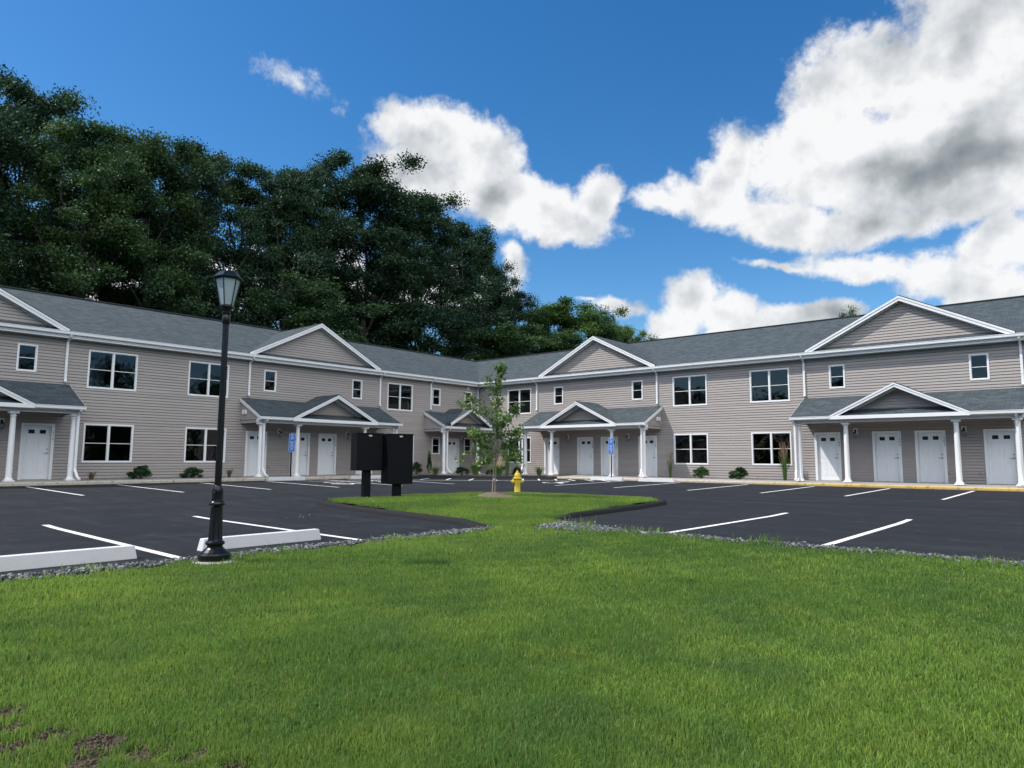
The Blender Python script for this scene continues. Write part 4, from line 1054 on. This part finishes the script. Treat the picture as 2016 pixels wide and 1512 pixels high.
# ------------------------------------------------------------------ hydrant
hx, hy = 16.24, -15.3
hyd = empty('fire_hydrant', (hx, hy, float(isl_z(hx, hy))-.03), math.radians(41+5)); tag(hyd, 'yellow fire hydrant with two side caps standing on the grass island', 'fire hydrant')
m = MB(); m.lathe([(.105, 0), (.105, .02), (.098, .03), (.098, .36), (.106, .38), (.106, .44), (.098, .45), (.098, .50)], 24); m.build('barrel', 'yellow', parent=hyd, smooth=True)
m = MB(); m.lathe([(.14, .50), (.145, .505), (.145, .535), (.14, .54), (.10, .545)], 16)
for k in range(8):
    a = 2*math.pi*k/8; m.lathe([(.012, .541), (.012, .556)], 6, cx=.125*math.cos(a), cy=.125*math.sin(a))
m.build('flange', 'yellow', parent=hyd)
m = MB(); m.lathe([(.098, .545), (.10, .58), (.098, .63), (.085, .67), (.055, .70), (.048, .705), (.058, .71), (.058, .722), (.03, .735), (.022, .745), (.022, .775), (.012, .78)], 24); m.build('bonnet', 'yellow', parent=hyd, smooth=True)
for s_ in (-1, 1):
    m = MB(); m.lathe([(.055, .08), (.055, .12), (.068, .122), (.068, .165), (.06, .172), (.02, .176), (.02, .215), (.012, .22)], 16, cz=.42, axis='x')
    if s_ < 0: m.v = [(-v[0], v[1], v[2]) for v in m.v]
    m.build('side_cap', 'yellow', parent=hyd, smooth=True)
m = MB(); m.lathe([(.07, .08), (.07, .12), (.085, .122), (.085, .16), (.07, .168), (.022, .172), (.022, .205)], 18, cz=.36, axis='y'); m.v = [(v[0], -v[1] if False else v[1], v[2]) for v in m.v]; m.build('pumper_cap', 'yellow', parent=hyd, smooth=True)

# ------------------------------------------------------------------ accessible parking signs
def ada_sign(wg, a, off, label, rz=0, top=1.98):
    p = wpos(wg, a, off, 0); g = -.02
    r = empty('parking_sign', (p.x, p.y, g), WING[wg][1]+rz); tag(r, label, 'sign', 'blue accessible parking signs')
    m = MB(); m.box(-.03, .03, -.0, .03, 0, top); m.build('post', 'blackm', parent=r)
    m = MB(); m.box(-.16, .16, -.006, -.001, top-.82, top); m.build('panel', 'blue', parent=r, bevel=.002)
    m = MB()
    for (x0, x1, z0, z1) in ((-.152, .152, top-.018, top-.01), (-.152, .152, top-.81, top-.802), (-.152, -.144, top-.802, top-.018), (.144, .152, top-.802, top-.018)):
        m.box(x0, x1, -.0085, -.0065, z0, z1)
    m.build('border', 'signwhite', parent=r)
    m = MB(); zc = top-.15
    def band(pts, wd):
        for (A, Bp) in zip(pts, pts[1:]):
            A = np.array(A); Bp = np.array(Bp); d = Bp-A; d = d/np.hypot(*d); n = np.array([-d[1], d[0]])*wd/2
            m.quad(*[(q[0], -.009, zc+q[1]) for q in (A+n, A-n, Bp-n, Bp+n)])
    band([(.055*math.cos(t)-.005, .055*math.sin(t)-.025) for t in np.linspace(-3.7, .8, 16)], .016)
    band([(-.01, .07), (-.01, .01), (.045, .01), (.07, -.06), (.09, -.052)], .018); band([(-.01, .045), (.04, .045)], .014)
    m.quad(*[(-.01+.018*math.cos(t), -.009, zc+.098+.018*math.sin(t)) for t in np.linspace(0, 2*math.pi, 12)[:-1]])
    m.build('wheelchair_symbol', 'signwhite', parent=r, fix=False)
    tx_ = text_mesh('RESERVED\nPARKING\nPERMIT\nREQUIRED\nVIOLATORS\nWILL BE\nFINED', .046, 'signwhite', 'lettering'); tx_.parent = r; tx_.location = (0, -.009, top-.54); tx_.scale = (.88, 1.35, 1)
ada_sign('L', -14.76, 2.15, 'blue accessible parking sign in front of the left wing porch column')
ada_sign('R', 11.45, 2.25, 'blue accessible parking sign in front of the right wing porch')
ada_sign('L', -10.69, 2.15, 'accessible parking sign behind the mailboxes, only its post showing', top=1.75)

# ------------------------------------------------------------------ vegetation
def leaf_quads(P_, size, r, up=.35):
    n = len(P_)
    nrm = r.normal(0, 1, (n, 3)); nrm[:, 2] = np.abs(nrm[:, 2])+up; nrm /= np.linalg.norm(nrm, axis=1)[:, None]
    t = r.normal(0, 1, (n, 3)); t -= (t*nrm).sum(1)[:, None]*nrm; t /= np.linalg.norm(t, axis=1)[:, None]
    b = np.cross(nrm, t); s_ = (size*r.uniform(.6, 1.3, n))[:, None]
    V = np.stack([P_-t*s_*.55, P_+b*s_*.32-t*s_*.05, P_+t*s_*.6, P_-b*s_*.32+t*s_*.05], 1)
    return V.reshape(-1, 3), (np.arange(n)*4)[:, None]+np.arange(4)
def tree_model(seed, H=26., R=5., base=.22, nl=17, leaf='leafA', nleaf=90000, lsz=.20, shape=0):
    r = np.random.default_rng(seed); m = MB()
    pts = [(0, 0, -1)]; rad = [.42]; x = y = 0
    for i in range(1, 9):
        x += r.normal(0, .22); y += r.normal(0, .22); pts.append((x, y, H*.80*i/8)); rad.append(.40*(1-i/8)**.8+.04)
    m.tube(pts, rad, 8)
    tips = []
    for k in range(nl):
        f = base+(.97-base)*(k+.5)/nl; z0 = H*.80*max(.12, f-.12)
        i0 = min(7, int(z0/(H*.80)*8)); fr = z0/(H*.80)*8-i0; p = np.array(pts[i0])*(1-fr)+np.array(pts[i0+1])*fr
        a = k*2.4+r.normal(0, .5)
        prof = math.sin(min(1, ((f-base)/(1-base)*.86+.16))*math.pi)**.55
        Rr = R*prof*r.uniform(.75, 1.08); zt = H*f+r.uniform(.4, 1.8)*(1-.4*f)
        e = np.array([x*f+math.cos(a)*Rr, y*f+math.sin(a)*Rr, zt])
        mid = p*.5+e*.5+np.array([r.normal(0, .5), r.normal(0, .5), -.2+r.normal(0, .3)])
        m.tube([tuple(p), tuple(mid), tuple(e)], [.17*(1.2-f), .09, .03], 5)
        for j in range(8):
            t = r.uniform(.45, 1.05)
            if f < .55 and r.uniform() < .12: continue
            q = p*(1-t)**2+2*mid*t*(1-t)+e*t*t
            tips.append((q+r.normal(0, 1, 3)*np.array([1.15, 1.15, .85])*(R/5), r.uniform(.75, 1.45)*(R/5)))
    for j in range(14):
        a = r.uniform(0, 6.28); rr = R*.45*r.uniform(0, 1); tips.append((np.array([x+rr*math.cos(a), y+rr*math.sin(a), H*r.uniform(.86, .965)]), r.uniform(.8, 1.3)))
    tr = m.build('trunk', 'bark', smooth=True)
    per = nleaf//len(tips); PL = []
    for (c, s_) in tips:
        u = r.normal(0, 1, (per, 3)); u /= np.linalg.norm(u, axis=1)[:, None]
        rad_ = np.clip(np.abs(r.normal(.62, .34, (per, 1))), 0, 1.12)
        PL.append(c+u*rad_*s_*np.array([1.15, 1.15, .62])+r.normal(0, .08, (per, 3)))
    V, F = leaf_quads(np.concatenate(PL), lsz, r)
    cr = npmesh('crown', V, F, leaf)
    root = empty('tree'); tr.parent = root; cr.parent = root
    return root
models = [tree_model(11, leaf='leafA'), tree_model(23, leaf='leafA', nl=19), tree_model(37, leaf='leafB', nl=15), tree_model(41, leaf='leafA', base=.3, nl=14), tree_model(53, H=20., R=5., base=.12, leaf='leafC', nl=16, nleaf=80000), tree_model(67, H=18., R=4.5, base=.12, leaf='leafB', nleaf=60000)]
MH = [26., 26., 26., 26., 20., 18.]; MRd = [5., 5., 5., 5., 5., 4.5]
TREES = [(-16.0, -27.4, 20.3, 4.4, 0, 'dark leafy tree at the far left edge behind the left roof'),
 (-19.0, -23.5, 22.6, 4.4, 1, 'tallest dark tree in the upper left corner of the photo'),
 (-22.0, -20.3, 26.6, 4.2, 0, 'dark tree with an uneven tip left of the lamp, near the left edge'),
 (-17.0, -18.5, 22.6, 3.9, 2, 'mid green tree standing over the ridge left of the lamp'),
 (-23.0, -14.7, 25.4, 4.3, 1, 'dark tree behind the first green tree, left of the lamp lantern'),
 (-18.0, -13.4, 23.4, 4.0, 2, 'green tree with light leaf clumps directly left of the lamp lantern'),
 (-20.0, -9.3, 25.3, 4.1, 0, 'dark tree rising right behind the lamp lantern'),
 (-24.0, -4.4, 26.9, 4.3, 2, 'round green tree just right of the lamp lantern'),
 (-20.0, -1.6, 25.9, 3.8, 3, 'dark tree with bare lower trunk above the left gable peak'),
 (-26.0, 2.9, 29.9, 4.4, 1, 'far dark tree behind the left gable peak'),
 (-22.0, 6.4, 29.6, 5.6, 3, 'broad dome-topped dark tree left of the centre cloud'),
 (-26.0, 14.9, 28.0, 4.6, 1, 'dark tree touching the left end of the centre cloud'),
 (-20.0, 13.4, 28.2, 5.5, 3, 'broad dark tree in front of the centre cloud with a pale trunk below'),
 (-24.0, 23.6, 29.0, 5.2, 0, 'dark sloping tree below the centre cloud'),
 (-28.0, 31.2, 29.0, 4.0, 0, 'narrow dark tree where the dark wood steps down'),
 (-26.0, 33.6, 23.2, 4.4, 1, 'small dark tree at the right end of the dark wood'),
 (-22.0, 33.6, 19.8, 4.0, 2, 'mid green tree between the dark wood and the light green tree'),
 (-20.0, 37.0, 20.9, 6.2, 4, 'light green broad tree above the roof valley'),
 (-18.0, 40.8, 19.8, 4.6, 5, 'green tree right beside the light green broad tree'),
 (-28.0, 62.0, 22.9, 3.8, 4, 'small pointed tree left of the right wing gable peak'),
 (-14.0, 43.6, 16.9, 3.6, 4, 'lowest light green bush-like tree next to the right wing ridge'),
 (-12.0, -4.5, 13.5, 4.6, 5, 'low green tree peeping over the left wing ridge behind the left gable'),
 (-14.0, 17.0, 14.0, 5.0, 5, 'low green tree just above the roof valley corner'),
 (-31.0, -7.0, 23.0, 5.0, 2, 'rear green tree glimpsed between the trees by the lamp'),
 (-33.0, 10.0, 27.0, 5.5, 0, 'rear dark tree glimpsed left of the broad dome-topped tree'),
 (-14.0, -24.0, 12.5, 4.0, 5, 'low tree over the roof ridge at the left edge'),
 (-13.0, 28.0, 15.0, 5.0, 2, 'low mid green tree under the dark wood near the valley'),
 (18.7, 16.0, 10.9, 1.3, 5, 'treetop poking over the right roof left of the large right gable'),
 (25.3, 16.0, 10.45, 1.1, 4, 'treetop poking over the right roof at the right edge')]
for i, (x, y, H_, R_, v, lab) in enumerate(TREES):
    t = copy_tree(models[v], None, (x, y, -.4), (i*1.7) % 6.28)
    s_ = R_/MRd[v]; t.scale = (s_, s_, H_/MH[v])
    tag(t, lab, 'tree', 'trees behind the apartment building')
def kill(o):
    for c in kids(o): kill(c)
    bpy.data.objects.remove(o)
for mo in models: kill(mo)

# wood across the lawn behind the viewer (seen mirrored in the window panes)
r = np.random.default_rng(77); PL = []
for k in range(300):
    a = r.uniform(math.radians(50), math.radians(262)); d = r.uniform(58, 74); hh = r.uniform(5, 14)
    c = np.array([14+math.sin(a)*d, -20+math.cos(a)*d, r.uniform(0, 1)**.8*hh]); u = r.normal(0, 1, (260, 3)); u /= np.linalg.norm(u, axis=1)[:, None]
    PL.append(c+u*r.uniform(.2, 1, (260, 1))*np.array([3.4, 3.4, 2.4]))
V, F = leaf_quads(np.concatenate(PL), .9, r); tag(npmesh('distant_wood', V, F, 'leafA'), kind='stuff')

# young tree on the island
yt = empty('young_tree', (17.86, -18.17, float(isl_z(17.86, -18.17))+.09)); tag(yt, 'thin young tree with forked leafy branches on the mulch ring of the grass island', 'tree')
def yt_build():
    r = np.random.default_rng(21); m = MB()
    R3 = Vector(tuple(rt0)); F3 = Vector((fw[0], fw[1], 0)).normalized(); U3 = Vector((0, 0, 1))
    # side coordinate s (m to the right), depth d, height z
    def W3(s_, d, z): return R3*s_+F3*d+U3*z
    k = 1/72.   # metres per photo pixel at this range
    def px(u, v, d=0): return W3((u-975)*k-(981-v)*k*.03, d, (981-v)*k)
    trunk = [px(975, 981), px(977, 930), px(980, 880), px(982, 830), px(984, 790), px(988, 755), px(993, 728)]
    m.tube([(0, 0, -.15)]+[tuple(p) for p in trunk], [.028, .026, .024, .022, .018, .014, .010, .005], 8)
    br = [([(981, 845), (955, 822), (930, 806), (906, 800)], .2, 1.0), ([(982, 838), (960, 812), (940, 795), (921, 785)], -.3, .8), ([(982, 835), (978, 800), (972, 770), (966, 745)], -.1, .9),
          ([(981, 848), (1000, 838), (1013, 818), (1023, 803)], .15, 1.5), ([(980, 868), (1000, 862), (1018, 858), (1028, 850)], -.3, 1.1), ([(979, 880), (955, 862), (940, 853), (924, 852)], .3, 1.0),
          ([(978, 895), (960, 885), (945, 872), (938, 860)], -.35, 1.5), ([(978, 900), (955, 896), (930, 893), (905, 912)], .25, .7), ([(978, 905), (965, 910), (955, 912), (947, 918)], -.2, 1.2),
          ([(979, 890), (998, 885), (1015, 884), (1024, 900)], .25, 1.2), ([(979, 880), (1002, 880), (1020, 868), (1031, 852)], .4, 1.0), ([(979, 900), (1000, 898), (1018, 905), (1027, 918)], -.25, .9), ([(979, 870), (985, 850), (995, 832), (1003, 825)], -.4, 1.2)]
    LP = []
    for pts, dd, dens_ in br:
        q = [px(u, v, dd*i/3) for i, (u, v) in enumerate(pts)]; m.tube([tuple(p) for p in q], [.012, .009, .007, .003], 5)
        n = int(135*dens_)
        for _ in range(n):
            t = r.uniform(.15, 1.03)*3; i = min(2, int(t)); f = t-i; p = np.array(q[i])*(1-f)+np.array(q[i+1])*f
            LP.append(p+r.normal(0, .07, 3)*np.array([1, 1, .9])+np.array([0, 0, -.03]))
    for _ in range(520):
        t = r.uniform(2.6, 7)**1; i = min(5, int(t-0)) if t < 6 else 5; f = min(1, t-i) if i < 6 else 0; i = min(i, 5)
        p = np.array(trunk[i])*(1-f)+np.array(trunk[i+1])*f; LP.append(p+r.normal(0, .075, 3))
    m.build('trunk', 'youngbark', parent=yt, smooth=True)
    V, F = leaf_quads(np.array(LP), .10, r, up=.1); npmesh('crown', V, F, 'leafY', parent=yt)
    m = MB(); m.tube([tuple(W3(-.09, .05, -.15)), tuple(W3(-.02, .04, 1.15))], .012, 6); m.build('stake', 'tan', parent=yt)
yt_build()

# shrubs and border plants
def shrub(x, y, z, w_, h_, n, leaf, lsz, seed, name='shrub', squash=.7):
    r = np.random.default_rng(seed); root = empty(name, (x, y, z)); m = MB(); PL = []
    for k in range(26):
        a = k*2.4; ph = r.uniform(.02, 1)**.8*math.pi/2; t = r.uniform(.72, 1.0)
        e = np.array([math.cos(a)*w_/2*math.cos(ph)*t*.86, math.sin(a)*w_/2*math.cos(ph)*t*.86, h_*(.16+.74*math.sin(ph))*t*r.uniform(.85, 1.08)])
        m.tube([(0, 0, -.02), tuple(e*.5+np.array([0, 0, .03])), tuple(e)], [.010, .007, .003], 4)
        k_ = n//20; u = r.normal(0, 1, (k_, 3)); u /= np.linalg.norm(u, axis=1)[:, None]
        q = e+u*r.uniform(.1, 1, (k_, 1))*np.array([w_*.17, w_*.17, h_*.18]); q[:, 2] = np.abs(q[:, 2])+.01; PL.append(q)
    m.build('stem', 'youngbark', parent=root); V, F = leaf_quads(np.concatenate(PL), lsz, r); npmesh('foliage', V, F, leaf, parent=root); return root
def at(wg, a, off, z=-.06): p = wpos(wg, a, off, z); return p.x, p.y, p.z
GS = 'low shrubs along the walls'
tag(shrub(*at('L', -20.75, .75), .95, .62, 4200, 'leafS', .055, 1), 'dense dark green shrub under the left wing window nearest the left edge', 'shrub', GS)
tag(shrub(*at('L', -18.65, .75), 1.0, .50, 4200, 'leafS', .05, 2), 'low spreading evergreen shrub left of the lamp post', 'shrub', GS)
tag(shrub(*at('L', -5.9, .8), .75, .72, 2600, 'leafS', .05, 3), 'dark shrub just right of the black mailboxes', 'shrub', GS)
tag(shrub(*at('R', 15.62, .75), .98, .62, 4200, 'leafB', .05, 4), 'green shrub under the left window of the right wing', 'shrub', GS)
tag(shrub(*at('R', 17.55, .75), 1.0, .60, 3200, 'leafS', .065, 5), 'darker coarse-leaved shrub between the two right wing windows', 'shrub', GS)
tag(shrub(3.1, -4.6, -.05, .95, .5, 2400, 'leafS', .05, 6), 'dark mound shrub in front of the corner porch door', 'shrub', GS)
tag(shrub(3.6, -2.6, -.05, .8, .42, 2200, 'leafS', .05, 7), 'small mound shrub between the corner porch columns', 'shrub', GS)
tag(shrub(5.2, -2.3, -.05, .7, .5, 2200, 'leafS', .05, 8), 'dark shrub right behind the yellow hydrant', 'shrub', GS)
def tuft(x, y, z, n, h_, spread, matn, seed, name, wd=.018, plume=None, label='', cat='plant', group=None):
    r = np.random.default_rng(seed); root = empty(name, (x, y, z)); a = r.uniform(0, 6.28, n); s_ = r.uniform(0, 1, n)**.7*spread
    hh = h_*r.uniform(.55, 1, n); bx, by = np.cos(a)*s_*.25, np.sin(a)*s_*.25; tx_, ty_ = np.cos(a)*s_, np.sin(a)*s_
    V = np.empty((n, 6, 3)); c, s2 = np.cos(a+1.57)*wd/2, np.sin(a+1.57)*wd/2
    V[:, 0] = np.stack([bx-c, by-s2, 0*hh], 1); V[:, 1] = np.stack([bx+c, by+s2, 0*hh], 1)
    V[:, 2] = np.stack([bx*.4+tx_*.35+c, by*.4+ty_*.35+s2, hh*.65], 1); V[:, 3] = np.stack([bx*.4+tx_*.35-c, by*.4+ty_*.35-s2, hh*.65], 1)
    V[:, 4] = np.stack([tx_+c*.2, ty_+s2*.2, hh*.97], 1); V[:, 5] = np.stack([tx_-c*.2, ty_-s2*.2, hh], 1)
    b = (np.arange(n)*6)[:, None]; F = np.concatenate([b+np.array([0, 1, 2, 3]), b+np.array([3, 2, 4, 5])])
    npmesh('blades', V.reshape(-1, 3), F, matn, parent=root)
    if plume:
        k = plume; m = MB()
        for i in range(k):
            A = r.uniform(0, 6.28); q = spread*.8*r.uniform(.1, 1); zt = h_*r.uniform(1.05, 1.45)
            m.tube([(0, 0, .1), (q*.5*math.cos(A), q*.5*math.sin(A), zt*.72), (q*math.cos(A), q*math.sin(A), zt*.9), (q*1.15*math.cos(A), q*1.15*math.sin(A), zt)], [.002, .002, .010, .003], 4)
        m.build('plume', 'plume', parent=root)
    return tag(root, label, cat, group)
tuft(*at('L', -22.55, .7), 90, .38, .22, 'dry', 1, 'grass_clump', label='dry brown grass clump right of the first left porch column', cat='grass clump')
tuft(*at('L', -16.95, .7), 110, .45, .2, 'dry', 2, 'grass_clump', label='small brownish grass clump right of the lamp post', cat='grass clump')
tag(shrub(*at('L', -4.85, .7), .34, 1.35, 900, 'leafS', .06, 33, 'columnar_plant'), 'tall narrow dark green plant left of the corner porch column', 'plant')
tuft(*at('R', 13.95, .7), 90, 1.0, .22, 'reed', 4, 'reed_grass', wd=.010, plume=24, label='thin tall ornamental grass at the right end of the first right porch', cat='ornamental grass', group='tall ornamental grasses')
tuft(*at('R', 19.62, .7), 190, 1.25, .27, 'reed', 5, 'reed_grass', wd=.011, plume=50, label='tall ornamental grass with brown plumes in front of the right wing window', cat='ornamental grass', group='tall ornamental grasses')
tuft(5.0, -2.9, -.05, 150, 1.5, .34, 'reed', 6, 'reed_grass', wd=.013, label='bushy upright grass left of the hydrant top', cat='ornamental grass', group='tall ornamental grasses')
def lily(x, y, z, seed, label, pm='petal', n=130, h_=.66, nf=9, sp=.42):
    root = tuft(x, y, z, n, h_*.8, sp, 'reed', seed, 'flowering_plant', wd=.022, label=label, cat='flowering plant', group='day lilies in the corner bed')
    r = np.random.default_rng(seed+50)
    for i in range(nf):
        a = r.uniform(0, 6.28); q = sp*.8*r.uniform(.2, 1); zt = h_*r.uniform(.85, 1.35); m = MB()
        m.tube([(0, 0, 0), (q*math.cos(a), q*math.sin(a), zt)], .004, 4)
        for k in range(5):
            b = k*1.257; c = (q*math.cos(a), q*math.sin(a), zt)
            m.quad(c, (c[0]+.05*math.cos(b-.3), c[1]+.05*math.sin(b-.3), c[2]+.035), (c[0]+.075*math.cos(b), c[1]+.075*math.sin(b), c[2]+.03), (c[0]+.05*math.cos(b+.3), c[1]+.05*math.sin(b+.3), c[2]+.035))
        m.build('flower', pm, parent=root, fix=False)
lily(1.6, -5.2, -.05, 1, 'small yellow-flowered plant left of the corner porch column', nf=5)
lily(3.7, -4.1, -.05, 2, 'leafy green plant before the corner porch door', n=230, h_=.95, nf=4, sp=.5)
lily(3.6, -2.0, -.05, 3, 'pink-flowered plant by the right corner porch column', 'petalw', nf=6)
lily(4.6, -3.3, -.05, 4, 'largest yellow-flowered clump behind the young tree trunk', n=240, nf=18, h_=.80, sp=.6)
lily(5.2, -3.8, -.05, 8, 'yellow-flowered clump just right of the young tree trunk', n=170, nf=9, h_=.8, sp=.5)
lily(6.1, -1.4, -.05, 5, 'small yellow-flowered plant left of the first right porch door', nf=5)
lily(2.9, -3.2, -.05, 6, 'peach-flowered plant under the narrow corner window', 'petalw', nf=5)
